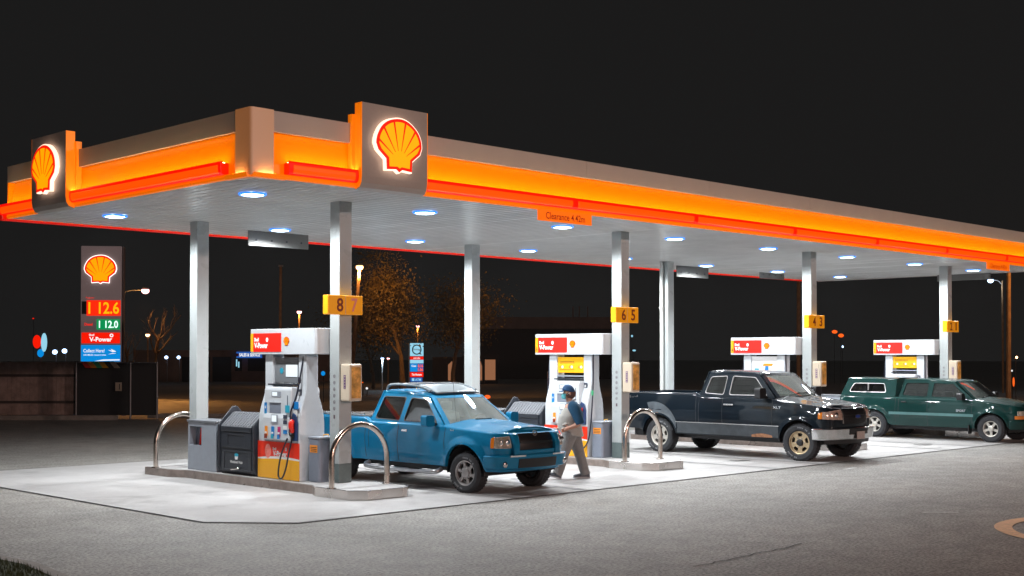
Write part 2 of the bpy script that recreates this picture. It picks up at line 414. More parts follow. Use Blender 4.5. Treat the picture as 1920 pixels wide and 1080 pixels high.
# soffit: shallow arched planks across the canopy
b = MB(); w = 0.2; n = int((X1 - X0) / w); w = (X1 - X0) / n; random.seed(5)
for i in range(n):
    a = X0 + i * w; e = 0.004 + random.uniform(-.001, .001)
    zz = random.uniform(-0.0015, 0.0015)
    prof = [(0.0, 0.03), (0.002, 0.03), (0.022, 0.0), (w * 0.3, -0.003 + zz), (w * 0.5, -0.0035), (w * 0.7, -0.003 - zz), (w - 0.008, 0.0), (w - 0.0001, 0.022)]
    vs = []
    for y in (Y0, Y1): vs += [(a + p, y, ZS + q) for p, q in prof]
    k = len(prof); b.add(vs, [(j, j + 1, k + j + 1, k + j) for j in range(k - 1)], 'soffit', True)
b.box(X0 + .02, X1 - .02, Y0 + .02, Y1 - .02, ZS + 0.02, ZS + 0.05, 'soffit')
b.build('soffit', canopy, angle=50)
b = MB(); b.box(X0 + 0.15, X1 - 0.15, Y0 + 0.15, Y1 - 0.15, 5.45, 5.5, 'dark_grey'); b.build('roof_deck', canopy)
# sides: (origin corner, direction along, outward normal, length, segments start, panel range)
PANEL = 1.27; LX = 12.31; LY = 20.82
def side(o, u, nrm, L, gaps, bars, c0, c1, seams):
    o = Vector(o); u = Vector(u); nrm = Vector(nrm)
    f = lambda p, q, t: o + u * t + nrm * p + Vector((0, 0, q))
    g = MB()
    for a, e in seams:
        g.prism([(0, 5.355), (0.002, ZT), (-0.06, ZT), (-0.06, 5.355)], f, a + 0.004, e - 0.004, 'fascia_grey')
    g.build('upper_fascia', canopy)
    for a, e in gaps:
        g = MB(); nseg = max(1, round((e - a) / 3.6)); sl = (e - a) / nseg
        for k in range(nseg):
            g.prism([(-0.10, 5.36), (-0.02, 4.90), (-0.02, ZS + 0.02), (-0.06, ZS + 0.02), (-0.13, 5.36)], f, a + k * sl + 0.003, a + (k + 1) * sl - 0.003, 'fascia_orange')
        g.build('orange_panel', canopy)
        g = MB(); g.prism([(-0.02, ZS - 0.005), (0.05, ZS - 0.005), (0.06, ZS + 0.03), (0.05, ZS + 0.06), (-0.02, ZS + 0.06)], f, a, e, 'lip_orange'); g.build('fascia_lip', canopy)
    for a, e in bars:
        g = MB(); g.prism([(0.0, 4.765), (0.09, 4.755), (0.13, 4.79), (0.14, 4.85), (0.135, 4.925), (0.12, 4.95), (0.105, 4.95), (0.10, 4.925), (0.0, 4.925)], f, a, e, 'bar_red')
        nseg = max(1, round((e - a) / 3.3)); sl = (e - a) / nseg
        for k in range(nseg):
            g.prism([(0.09, 4.762), (0.136, 4.788), (0.150, 4.835), (0.148, 4.885), (0.13, 4.905)], f, a + k * sl + 0.07, a + (k + 1) * sl - 0.07, 'bar_lit')
        g.build('red_light_bar', canopy, bevel=0.006)
        g = MB(); g.prism([(0.055, 4.927), (0.095, 4.927), (0.095, 4.932), (0.055, 4.932)], f, a + .02, e - .02, 'strip_lamp'); g.build('uplight_strip', canopy)
cz = 0.37
# front (long) side: t = X - X0
side((X0, Y0, 0), (1, 0, 0), (0, -1, 0), X1 - X0, [(cz + 0.01, LX - X0 - .6), (LX - X0 + .6, X1 - X0)],
     [(0.55, LX - X0 - .64), (LX - X0 + .64, X1 - X0)], 0, 0,
     [(cz + .005, LX - X0 - .5), (LX - X0 + .5, 7.0)] + [(7.0 + 3.66 * k, min(7.0 + 3.66 * (k + 1), X1 - X0)) for k in range(6)])
# left (short) side
yl = Y1 - Y0; pc = LY - Y0
side((X0, Y0, 0), (0, 1, 0), (-1, 0, 0), yl, [(cz + 0.01, pc - .6), (pc + .6, yl - .05)], [(0.55, pc - .64), (pc + .64, yl + 0.1)], 0, 0,
     [(cz + .005, 3.2), (3.2, pc - .5), (pc + .5, yl)])
# back side and far end
g = MB()
g.box(X0, X1, Y1, Y1 + .06, 5.355, ZT, 'fascia_grey'); g.build('upper_fascia', canopy)
g = MB(); g.box(X0, X1, Y1, Y1 + .05, ZS, 5.35, 'fascia_orange'); g.build('orange_panel', canopy)
g = MB(); g.box(X0 - 0.1, X1, Y1 + .055, Y1 + .17, ZS - 0.035, 4.9, 'bar_dim'); g.build('red_light_bar', canopy, bevel=0.02)
g = MB(); g.box(X1, X1 + .06, Y0 - .02, Y1, ZS - 0.02, ZT, 'fascia_grey'); g.build('end_fascia', canopy)
# corner unit: rounded full-height cladding
g = MB(); rr = 0.045; poly = [(X0 + cz, Y0 + .05), (X0 + cz, Y0 - .015)]
for k in range(9):
    a = math.pi * (1.5 - 0.5 * k / 8); poly.append((X0 - .015 + rr + rr * math.cos(a), Y0 - .015 + rr + rr * math.sin(a)))
poly += [(X0 - .015, Y0 + cz), (X0 + .05, Y0 + cz), (X0 + 0.1, Y0 + .1)]
g.prism(poly, lambda p, q, t: (p, q, t), ZS - 0.02, ZT + .01, 'corner_cream_glow', True); g.build('corner_cladding', canopy)
for u_, n_ in (((1, 0, 0), (0, -1, 0)), ((0, 1, 0), (-1, 0, 0))):
    u_ = Vector(u_); n_ = Vector(n_); f = lambda p, q, t: Vector((X0, Y0, 0)) + u_ * t + n_ * p + Vector((0, 0, q))
    g = MB(); g.prism([(0.0, ZS - .02), (0.06, ZS - .015), (0.08, ZS + .045), (0.07, ZS + .045), (0.055, ZS + .01), (0.0, ZS + .01)], f, 0.0, 0.55, 'lip_orange'); g.build('fascia_lip', canopy)
    g = MB(); g.prism([(0.025, ZS + .012), (0.055, ZS + .012), (0.055, ZS + .016), (0.025, ZS + .016)], f, 0.12, 0.52, 'added_corner_lamp'); g.build('uplight_strip', canopy)  # strip added to brighten the corner cladding, hidden behind the lip
# emblem panels
M['panel_face'] = mat('panel_face', (0.42, 0.38, 0.35), 0.4, noise=0.05)
M['panel_side'] = mat('panel_side', (0.9, 0.3, 0.02), 0.4, emit=(1, 0.2, 0.0), es=0.55)
def logo_panel(o, u, nrm):
    o = Vector(o); u = Vector(u); nrm = Vector(nrm)
    f = lambda p, q, t: o + u * t + nrm * p + Vector((0, 0, q))
    g = MB()
    g.prism([(0.05, 5.95), (0.20, 5.95), (0.20, 4.86), (0.185, 4.76), (0.14, 4.69), (0.05, 4.66)], f, -PANEL / 2, PANEL / 2, 'panel_face')
    pn = g.build('emblem_panel', canopy)
    g = MB()
    for t0, t1 in ((-PANEL / 2 - 0.012, -PANEL / 2 - 0.001), (PANEL / 2 + 0.001, PANEL / 2 + 0.012)):
        g = MB(); g.prism([(0.04, 5.95), (0.198, 5.95), (0.198, 4.86), (0.183, 4.76), (0.14, 4.70), (0.04, 4.67)], f, t0, t1, 'panel_side'); g.build('panel_edge', canopy)
    g = MB(); g.prism([(-0.05, 5.78), (0.045, 5.78), (0.045, 4.74), (-0.05, 4.74)], f, -PANEL / 2 - .07, PANEL / 2 + .07, 'panel_side'); g.build('panel_mount', canopy)
    e = emblem('scallop_emblem', None, o + nrm * 0.20 + Vector((0, 0, 5.36)), u, (0, 0, 1), nrm, 0.80, dep=0.10)
    e.parent = pn
logo_panel((LX, Y0, 0), (1, 0, 0), (0, -1, 0))
logo_panel((X0, LY, 0), (0, -1, 0), (-1, 0, 0))

# canopy lights
M['halo_blue'] = mat('halo_blue', (0.1, 0.2, 0.4), 0.3, emit=(0.02, 0.25, 1.0), es=1.2)  # blue halo around each lamp, given as glow to the housing ring
M['lens_white'] = glow('lens_white', (0.75, 0.92, 1.0), 14.0)
def canopy_light():
    t = empty('canopy_light'); 
    g = MB(); g.lathe([(0.215, 0.0), (0.215, -0.02), (0.205, -0.03), (0.18, -0.028), (0.175, -0.012), (0.175, -0.002)], 'halo_blue', 28); g.build('housing', t)
    g = MB(); g.lathe([(0.0001, -0.033), (0.12, -0.036), (0.17, -0.024), (0.175, -0.008)], 'lens_white', 28); g.build('lens', t)
    l = bpy.data.lights.new('lamp', 'SPOT'); l.shadow_soft_size = 0.17; l.energy = LAMP_W; l.color = (0.94, 0.98, 1.0); l.spot_size = R(164); l.spot_blend = 0.4
    lo = bpy.data.objects.new('lamp', l); COL.objects.link(lo); lo.parent = t; lo.location = (0, 0, -0.06)
    return t
LAMP_W = 880
proto = canopy_light()
places = [(11.0 + 3.515 * k, y) for y in (16.65, 21.0) for k in range(8)]
nth = ['first', 'second', 'third', 'fourth', 'fifth', 'sixth', 'seventh', 'eighth']
for i, (x, y) in enumerate(places):
    o = proto if i == 0 else copy_tree(proto)
    o.location = (x, y, ZS - 0.003)
    row = 'front' if y < 18 else 'back'
    tag(o, '%s round downlight from the near corner in the %s row under the canopy' % (nth[i % 8], row), 'light', 'round downlights set in the canopy soffit')

# ---------------- columns ----------------
CX = [12.65 + 7.03 * i for i in range(4)]
def column(x, y, front):
    t = empty('canopy_column', (x, y, 0.15))
    g = MB(); g.box(-.125, .125, -.125, .125, 0.31, ZS - .15 - .002, 'column_paint'); g.build('shaft', t, bevel=0.008)
    g = MB(); g.box(-.128, .128, -.128, .128, 0.0, 0.31, 'column_base'); g.build('base', t, bevel=0.008)
    if front:
        g = MB(); f = lambda p, q, tt: (-.125 - tt, p, q)
        for k in range(6):
            z = 1.72 - k * 0.105; n = 14
            o1 = [(0.028 * math.cos(2 * math.pi * j / n), z + .028 * math.sin(2 * math.pi * j / n)) for j in range(n)]
            o2 = [(0.022 * math.cos(2 * math.pi * j / n), z + .022 * math.sin(2 * math.pi * j / n)) for j in range(n)]
            g.plate(o1, [o2], f, 0.001, 0.003, 'pictogram')
            g.prism([(-.008, z - .012), (.004 + .002 * k, z - .012), (.01 - .003 * k, z + .014), (-.004, z + .01)], f, 0.001, 0.003, 'pictogram')
        g.prism([(0.02, z - 0.16), (-.02, z - 0.16), (-.02, z - .10), (.02, z - .10)], f, 0.001, 0.003, 'pictogram')
        g.build('pictograms', t)
    return t
M['pictogram'] = mat('pictogram', (0.12, 0.08, 0.10), 0.5)
M['pipe'] = mat('pipe', (0.55, 0.57, 0.56), 0.4)
nm = [('8 and 7', 'nearest'), ('6 and 5', ''), ('4 and 3', ''), ('2 and 1', 'farthest')]
for i, x in enumerate(CX):
    c = column(x, 16.585, True)
    tag(c, 'white square canopy post carrying the yellow %s sign' % nm[i][0], 'column', 'square posts holding up the canopy')
bl = ['white square post behind the grey squeegee stand, nearest of the rear posts', 'white square rear post rising behind the blue pickup roof', 'white rear post with a downpipe rising behind the black pickup bed', 'white square rear post hidden behind the 4 and 3 post']
for i, x in enumerate(CX):
    c = column(x - (0.0, 0.05, 0.0, 0.0)[i], 20.9, False)
    tag(c, bl[i], 'column', 'square posts holding up the canopy')
    if i == 2:
        g = MB(); g.tube([(-0.20, .03, .0), (-0.20, .03, ZS - .16)], 0.05, 'pipe', 12); g.box(-.26, -.12, -.02, .08, 3.3, 3.33, 'pipe'); g.build('downpipe', c)

# number signs
def number_sign(x, a, bnum, white7=False):
    t = empty('pump_number_sign', (x - 0.11, 16.457, 2.86))
    g = MB(); g.box(-.35, .35, -.14, -.004, 0, .31, 'number_yellow'); g.build('casing', t, bevel=0.012)
    g = MB(); g.box(-.004, .004, -.144, -.14, .005, .305, 'beige'); g.build('divider', t)
    g = MB(); put_text(g, a, (-.11, -.143, .155), (1, 0, 0), (0, 0, 1), .13, .22, 'number_red', 0.02)
    g.build('lettering', t)
    g = MB(); put_text(g, bnum, (.18, -.143, .155), (1, 0, 0), (0, 0, 1), .13 if bnum != '1' else .07, .22, 'pink_print' if white7 else 'number_red', 0.02); g.build('lettering', t)
    tag(t, 'yellow box sign numbered %s and %s on the front post' % (a, bnum), 'sign', 'yellow pump number signs on the posts')
for i, (a, c) in enumerate([('8', '7'), ('6', '5'), ('4', '3'), ('2', '1')]): number_sign(CX[i], a, c, i == 0)

# boxes on the front posts with a lit orange display side
M['display_orange'] = mat('display_orange', (0.55, 0.27, 0.07), 0.3, emit=(1, 0.45, 0.1), es=0.12, noise=0.9, nscale=9)
M['purple_print'] = mat('purple_print', (0.12, 0.04, 0.2), 0.5)
def post_box(x):
    t = empty('towel_dispenser', (x + 0.02, 16.457, 1.47))
    g = MB(); g.box(-.13, .13, -.25, -.002, 0, .60, 'beige'); g.build('case', t, bevel=0.03, seg=3)
    g = MB(); g.box(-.09, .09, -.262, -.251, .05, .55, 'display_orange'); g.build('display', t, bevel=0.004)
    g = MB()
    f = lambda p, q, tt: (-.131 - tt, p, q)
    g.plate([(-.15, .2), (-.10, .2), (-.10, .42), (-.15, .42)], [[(-.142, .21), (-.108, .21), (-.108, .41), (-.142, .41)]], f, 0.0005, .003, 'purple_print')
    for k in range(4): g.prism([(-.135, .225 + .045 * k), (-.115, .225 + .045 * k), (-.115, .25 + .045 * k), (-.135, .25 + .045 * k)], f, .0005, .003, 'purple_print')
    g.build('printed_label', t)
    return t
tw = post_box(CX[0])
for i, x in enumerate(CX):
    o = tw if i == 0 else copy_tree(tw)
    o.location = (x + 0.02, 16.457, 1.47)
    tag(o, 'beige box with amber display mounted on the post below the %s sign' % nm[i][0], 'dispenser', 'beige display boxes on the front posts')

# clearance signs on the front edge, plain backs of the rear ones
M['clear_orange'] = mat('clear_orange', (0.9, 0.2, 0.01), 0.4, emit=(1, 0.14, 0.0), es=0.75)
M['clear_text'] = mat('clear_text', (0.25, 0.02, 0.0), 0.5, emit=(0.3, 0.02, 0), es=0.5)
def clearance(x, lab):
    t = empty('clearance_sign', (x, Y0 - 0.1, 4.50))
    g = MB(); g.box(-.68, .68, -.012, .012, 0, .19, 'clear_orange'); g.build('board', t)
    g = MB(); put_text(g, 'Clearance 4.42m', (0.0, -.016, .095), (1, 0, 0), (0, 0, 1), 1.0, .12, 'clear_text', 0.012); g.build('lettering', t)
    tag(t, lab, 'sign', 'orange clearance boards under the canopy edge')
clearance(16.2, 'orange board reading Clearance 4.42m hanging nearest below the red light bar')
clearance(33.35, 'small far orange clearance board hanging above the 2 and 1 post')
M['board_back'] = mat('board_back', (0.16, 0.16, 0.155), 0.5)
def back_board(x, y, w, rz, lab, z=4.33, cap=True):
    t = empty('hanging_board', (x, y, z), rz)
    g = MB(); g.box(-w / 2, w / 2, -.012, .012, 0, ZS - z - .005, 'board_back'); g.build('board', t)
    for k in range(4):
        g = MB(); xx = -w / 2 + w * (k + .5) / 4; g.lathe([(0.0001, 0), (0.02, 0), (0.02, 0.012)], 'dark_grey', 8, lambda a, b_, c, xx=xx: (xx + a, -.025 + c, .12 + b_)); g.build('bolt', t)
    tag(t, lab, 'board', 'plain backs of boards hanging at the rear canopy edge')
back_board(14.9, 21.6, 1.45, 0, 'pale board with four bolts hanging between the nearest front and rear posts', 4.40)
back_board(28.75, 21.6, 1.45, 0, 'pale board with four bolts hanging right of the rear downpipe post', 4.39)
back_board(32.7, 21.6, 1.3, 0, 'pale board at the rear canopy corner left of the 4 and 3 post', 4.52)
back_board(37.2, 17.7, 1.7, R(90), 'pale board on the far end of the canopy behind the 2 and 1 post', 4.5)

# ---------------- islands ----------------
def island(x, i):
    t = empty('pump_island', (x, 0, 0))
    hw, ew = 0.44, 0.60   # half widths of the waist and of the ends
    yf, yb = 15.2, 21.75
    def end(y, s):  # outline of bulged end going towards y
        return [(-hw, y + s * 1.35), (-ew, y + s * 1.05), (-ew, y + s * .22), (-ew + .22, y), (ew - .22, y), (ew, y + s * .22), (ew, y + s * 1.05), (hw, y + s * 1.35)]
    a = end(yf, 1); c = end(yb, -1)
    poly = a + list(reversed(c))
    poly = [(p - 0.15, q) for p, q in poly]
    g = MB(); g.prism(poly, lambda p, q, tt: (p, q, tt), 0.0, 0.142, 'island_side'); g.build('kerb_edge', t, bevel=0.01)
    ins = [(-.15 + (p + .15) * 0.955, 18.675 + (q - 18.675) * 0.993) for p, q in poly]
    g = MB(); g.prism(ins, lambda p, q, tt: (p, q, tt), 0.1425, 0.15, 'concrete'); g.build('island_top', t)
    # stainless nosing at the front end
    g = MB()
    nose = [(-.15 - ew - .004, yf + 1.05), (-.15 - ew - .004, yf + .22), (-.15 - ew + .218, yf - .004), (-.15 + ew - .218, yf - .004), (-.15 + ew + .004, yf + .22), (-.15 + ew + .004, yf + 1.05)]
    inn = [(-.15 - ew + .03, yf + 1.05), (-.15 - ew + .03, yf + .24), (-.15 - ew + .235, yf + .03), (-.15 + ew - .235, yf + .03), (-.15 + ew - .03, yf + .24), (-.15 + ew - .03, yf + 1.05)]
    g.prism(nose + list(reversed(inn)), lambda p, q, tt: (p, q, tt), 0.006, 0.156, 'steel'); g.build('steel_nosing', t, bevel=0.004)
    tag(t, ['raised island with steel nosing under the number 8 pump', 'raised island with steel nosing under the number 6 pump beside the walking man', 'raised island behind the black pickup', 'raised island behind the green pickup'][i], 'island', 'raised pump islands on the concrete pad')
    return t
M['island_side'] = mat('island_side', (0.34, 0.28, 0.25), 0.35, metal=0.55, noise=0.3, nscale=5, rvar=0.1)
M['hoop_steel'] = mat('hoop_steel', (0.60, 0.53, 0.47), 0.2, metal=1.0, rvar=0.08)
def hoop():
    t = empty('hoop_bollard')
    pts = [(-.55, 0, 0), (-.55, 0, .42)] + [(-.55 * math.cos(math.pi * k / 20), 0, .42 + .55 * math.sin(math.pi * k / 20)) for k in range(1, 20)] + [(.55, 0, .42), (.55, 0, 0)]
    g = MB(); g.tube(pts, 0.045, 'hoop_steel', 16); g.build('hoop', t)
    for s in (-1, 1): g = MB(); g.lathe([(0.0001, .008), (.075, .008), (.08, 0.0)], 'hoop_steel', 20, lambda a, b_, c, s=s: (s * .55 + a, b_, c)); g.build('foot_flange', t)
    return t
hp = hoop()
isl_names = ['8', '6', '4', '2']
for i, x in enumerate(CX):
    island(x, i)
    for j, y in enumerate((15.9, 21.2)):
        o = hp if (i == 0 and j == 0) else copy_tree(hp)
        o.location = (x - 0.14 - 0.02 * j, y, 0.15)
        lab = ('steel hoop guard at the front end of the number %s island' if j == 0 else 'steel hoop guard at the rear end of the number %s island') % isl_names[i]
        tag(o, lab, 'bollard', 'steel hoop guards on the islands')
# ---------------- fuel pumps ----------------
M['pump_white'] = mat('pump_white', (0.60, 0.635, 0.67), 0.35, noise=0.05, rvar=0.1)
M['pump_dark'] = mat('pump_dark', (0.02, 0.05, 0.14), 0.4)
M['ad_yellow'] = mat('ad_yellow', (0.8, 0.42, 0.02), 0.25, emit=(1, 0.5, 0.0), es=0.25)
M['mirror_panel'] = mat('mirror_panel', (0.55, 0.58, 0.62), 0.12, metal=0.6)
M['panel_red'] = mat('panel_red', (0.85, 0.03, 0.005), 0.35)
M['panel_yellow'] = mat('panel_yellow', (0.88, 0.42, 0.01), 0.35)
M['slot'] = mat('slot', (0.05, 0.06, 0.09), 0.35)
def arc_pts(fn, n): return [fn(i / n) for i in range(n + 1)]
def smooth_path(pts, k=6):
    """Catmull-Rom through pts"""
    P_ = [Vector(p) for p in pts]; out = []
    for i in range(len(P_) - 1):
        a = P_[max(i - 1, 0)]; b = P_[i]; c = P_[i + 1]; d = P_[min(i + 2, len(P_) - 1)]
        for j in range(k):
            t = j / k
            out.append(0.5 * ((2 * b) + (c - a) * t + (2 * a - 5 * b + 4 * c - d) * t * t + (3 * b - a - 3 * c + d) * t ** 3))
    out.append(P_[-1]); return out
def nozzle(t, y, z, tilt=0.0):
    g = MB()
    # red cover, body and spout hanging in the boot, nozzle handle towards the customer
    g.tube(smooth_path([(-.30, y, z + .10), (-.33, y, z + .04), (-.325, y, z - .04), (-.30, y + .01, z - .10)], 5), [.03, .036, .04, .042, .044, .046, .046, .046, .046, .045, .044, .042, .04, .038, .034, .03], 'red', 12)
    g.box(-.37, -.31, y - .028, y + .028, z + .0, z + .07, 'red')
    n = g.build('nozzle', t, bevel=0.006)
    g = MB(); g.tube(smooth_path([(-.325, y, z - .02), (-.37, y, z - .06), (-.36, y, z - .14), (-.30, y, z - .16)], 4), .011, 'black', 8)
    g.tube([(-.30, y + .01, z - .10), (-.295, y + .01, z - .2)], .022, 'black', 10); g.build('nozzle_lever', n)
def pump(x, var, num):
    t = empty('fuel_pump', (x - 0.2, 17.67, 0.15))
    HP = [(.25, 0), (.25, .60), (.252, .85), (.25, .96), (.24, 1.06), (.22, 1.16), (.185, 1.27), (.15, 1.37), (.128, 1.46), (.12, 1.56), (.12, 2.08)]
    prof = HP + [(-a, z) for a, z in reversed(HP)]
    f = lambda p, q, tt: (p, tt, q)
    for y0, y1 in ((-.59, -.37), (.37, .59)):
        g = MB(); g.prism(prof, f, y0, y1, 'pump_white', False); g.build('side_post', t, bevel=0.02, seg=3)
    # centre body
    g = MB(); g.box(-.24, .24, -.37, .37, .0, 1.0, 'pump_white'); g.build('body', t)
    g = MB(); g.prism([(-.32, .66), (-.32, 1.02), (-.29, 1.10), (-.29, 1.48), (-.27, 1.535), (.27, 1.535), (.29, 1.48), (.29, .9), (.25, .66)], f, -.40, .36, 'pump_white'); g.build('console', t, bevel=0.018, seg=3)
    g = MB(); g.box(-.225, .225, -.36, .355, 1.56, 1.585, 'dark_grey'); g.build('gap_trim', t)
    # lower livery panel
    fx = lambda p, q, tt: (-.25 - tt, -p, q)     # p to the viewer's right = -y
    g = MB()
    n = 16
    sw = [(-.59 + 1.18 * i / n, .315 + .03 * math.sin(math.pi * i / n * .8)) for i in range(n + 1)]
    sw2 = [(p, q + .028 + .014 * math.sin(math.pi * (i / n))) for i, (p, q) in enumerate(sw)]
    g.prism([(-.59, .62), (.59, .62)] + list(reversed(sw2)), fx, 0.002, 0.012, 'panel_red')
    g.prism(list(reversed(sw2)) + sw, fx, 0.002, 0.011, 'white')
    g.prism([(-.59, .012)] + sw + [(.59, .012)], fx, 0.002, 0.012, 'panel_yellow')
    lp = g.build('livery_panel', t)
    g = MB(); cx_, cz_ = -.29, .46
    g.prism([(cx_ + .085 * math.cos(a * math.pi / 12), cz_ + .12 * math.sin(a * math.pi / 12)) for a in range(24)], fx, .0125, .014, 'pink_print')
    for k in range(10):
        a = 2 * math.pi * k / 10
        g.prism([(cx_ + .03 * math.cos(a - .12), cz_ + .04 * math.sin(a - .12)), (cx_ + .03 * math.cos(a + .12), cz_ + .04 * math.sin(a + .12)), (cx_ + .078 * math.cos(a), cz_ + .11 * math.sin(a))], fx, .0145, .0155, 'panel_red')
    put_text(g, 'V-Power', (-.266, -.06, .43), (0, -1, 0), (0, 0, 1), .40, .09, 'white', 0.035)
    put_text(g, 'Shell', (-.266, .10, .51), (0, -1, 0), (0, 0, 1), .11, .045, 'white', 0.02)
    g.plate([(.23 + .025 * math.cos(a * math.pi / 8), .51 + .03 * math.sin(a * math.pi / 8)) for a in range(16)], [[(.23 + .012 * math.cos(a * math.pi / 8), .51 + .015 * math.sin(a * math.pi / 8)) for a in range(16)]], fx, .0145, .016, 'white')
    g.build('livery_print', lp)
    # header
    g = MB(); hx = .19
    hp = [(-.93, -hx), (.90, -hx), (.93, -hx + .04), (.93, hx - .04), (.90, hx), (-.93, hx)]
    g.prism([(q, p) for p, q in hp], lambda p, q, tt: (p, -q, tt), 2.075, 2.50, 'pump_white'); hd = g.build('header', t, bevel=0.012)
    g = MB(); fh = lambda p, q, tt: (-hx - tt, -p, q)
    g.prism([(-.915, 2.12), (-.84, 2.12), (-.84, 2.43), (-.915, 2.43)], fh, .002, .008, 'ad_yellow')
    g.prism([(-.835, 2.12), (-.02, 2.12), (-.02, 2.43), (-.835, 2.43)], fh, .002, .009, 'red_sign')
    hs = g.build('header_sign', hd)
    g = MB()
    put_text(g, 'V-Power', (-.201, .60, 2.225), (0, -1, 0), (0, 0, 1), .40, .095, 'white_lit', 0.04)
    put_text(g, 'Shell', (-.201, .735, 2.325), (0, -1, 0), (0, 0, 1), .14, .065, 'white_lit', 0.03)
    g.plate([(-.42 + .032 * math.cos(a * math.pi / 8), 2.32 + .038 * math.sin(a * math.pi / 8)) for a in range(16)], [[(-.42 + .012 * math.cos(a * math.pi / 8), 2.32 + .015 * math.sin(a * math.pi / 8)) for a in range(16)]], fh, .0095, .012, 'white_lit')
    if num: put_text(g, num, (-.1995, .877, 2.19), (0, -1, 0), (0, 0, 1), .04, .10, 'number_red', 0.02)
    g.build('lettering', hs)
    e = emblem('scallop_badge', hd, (-hx, -.13, 2.29), (0, -1, 0), (0, 0, 1), (-1, 0, 0), .15, 'white', 'decal_red', 'decal_yellow', dep=.006, halo=False)
    # panel between the posts
    if var == 'mirror':
        g = MB(); g.box(-.09, .05, -.36, .36, 1.60, 2.02, 'mirror_panel'); g.box(-.10, -.091, -.30, .02, 1.70, 1.90, 'screen')
        pnl = g.build('top_display', t, bevel=0.01)
        g = MB(); g.prism([(-.15 + .05 * math.cos(a * math.pi / 8), 1.80 + .05 * math.sin(a * math.pi / 8)) for a in range(16)], lambda p, q, tt: (-.091 - tt, -p, q), .0, .003, 'teal_sticker'); g.build('sticker', pnl)
    elif var == 'yellow':
        g = MB(); g.box(-.10, .05, -.36, .36, 1.70, 2.02, 'ad_yellow'); pnl = g.build('poster', t, bevel=0.006)
        g = MB(); fy = lambda p, q, tt: (-.1005 - tt, -p, q)
        for c in (-.26, 0.0, .26):
            for dx, m_ in ((-.03, 'orange_sticker'), (.03, 'white')):
                g.prism([(c + dx + .03 * math.cos(a * math.pi / 6), 1.82 + .03 * math.sin(a * math.pi / 6)) for a in range(12)], fy, .001, .003, m_)
        for q in (1.76, 1.90, 1.925): g.prism([(-.3, q), (.1, q), (.1, q + .008), (-.3, q + .008)], fy, .001, .003, 'number_red')
        g.build('print', pnl)
        g = MB(); g.box(-.12, .06, -.37, .37, 1.62, 1.65, 'panel_grey'); g.build('shelf', t)
    else:
        g = MB(); g.box(-.10, .05, -.36, .36, 1.60, 2.04, 'white'); pnl = g.build('poster', t, bevel=0.006)
        g = MB(); fy = lambda p, q, tt: (-.1005 - tt, -p, q)
        g.prism([(-.05, 1.80), (.22, 1.80), (.25, 1.86), (-.02, 1.86)], fy, .001, .003, 'orange_sticker')
        g.prism([(.0, 1.6), (.12, 1.6), (.12, 1.8), (.03, 1.8)], fy, .001, .0035, 'blue_sticker')
        g.prism([(-.28, 1.62), (-.16, 1.62), (-.16, 1.74), (-.28, 1.74)], fy, .001, .003, 'teal_sticker'); g.build('print', pnl)
    # console details
    fc = lambda p, q, tt: (-.29 - tt, -p, q); fl = lambda p, q, tt: (-.32 - tt, -p, q)
    def rect(a, b_, c, d): return [(a, c), (b_, c), (b_, d), (a, d)]
    g = MB(); g.prism(rect(-.14, .12, 1.37, 1.46), fc, .001, .006, 'panel_grey'); g.build('price_window', t)
    g = MB(); g.prism(rect(-.12, .02, 1.385, 1.45), fc, .0065, .009, 'screen'); g.build('price_display', t)
    g = MB(); g.prism(rect(-.20, .12, 1.10, 1.28), fc, .001, .005, 'mid_grey'); g.prism(rect(-.20, .12, 1.275, 1.285), fc, .005, .02, 'pump_white'); g.build('receipt_recess', t)
    g = MB(); g.prism(rect(-.10, .08, .94, 1.08), lambda p, q, tt: (-.32 - tt + (q - 1.02) * 0, -p, q), .001, .012, 'panel_grey'); kp = g.build('keypad', t, bevel=0.004)
    g = MB(); g.prism(rect(-.08, .05, .96, 1.065), fl, .013, .016, 'screen'); g.build('keypad_screen', kp)
    for c, m_, m2 in ((-.25, 'orange_sticker', 'number_red'), (-.06, 'blue_sticker', 'teal_sticker'), (.12, 'magenta', 'blue_sticker')):
        g = MB(); g.prism(rect(c - .035, c + .035, .72, .88), fl, .001, .012, m_)
        g.prism(rect(c - .025, c + .025, .76, .79), fl, .0125, .016, 'white'); g.prism(rect(c - .025, c + .025, .68, .75), fl, .0125, .03, m2); g.build('grade_button', t)
    g = MB()
    for q, m_ in ((1.02, 'slot'), (.93, 'slot'), (.84, 'white'), (.77, 'blue_sticker')): g.prism(rect(.24, .34, q, q + .06), fl, .001, .01, m_)
    g.prism(rect(.30, .315, 1.15, 1.40), fc, .001, .005, 'slot'); g.build('card_reader', t)
    g = MB(); g.prism(rect(-.355, -.285, 1.02, 1.27), fc, .001, .004, 'blue_sticker'); g.prism(rect(-.335, -.305, 1.05, 1.12), fc, .0045, .006, 'teal_sticker')
    g.prism([(-.32, 1.22), (-.335, 1.19), (-.32, 1.165), (-.305, 1.19)], fc, .0045, .006, 'white'); g.build('safety_sticker', t)
    g = MB(); g.prism([(.40, .66), (.56, .66), (.57, .95), (.52, 1.08), (.44, 1.12), (.40, 1.05)], fx, .004, .03, 'pump_dark'); g.build('nozzle_boot', t, bevel=0.01)
    g = MB()
    g.prism(rect(.41, .50, 1.40, 1.50), lambda p, q, tt: (-.145 - tt, -p, q), .003, .006, 'slot'); g.prism(rect(.425, .465, 1.41, 1.46), lambda p, q, tt: (-.145 - tt, -p, q), .0065, .009, 'white')
    g.build('notice', t)
    nozzle(t, -.47, .90)
    # hose: from the header down to the nozzle and the loop below it
    g = MB()
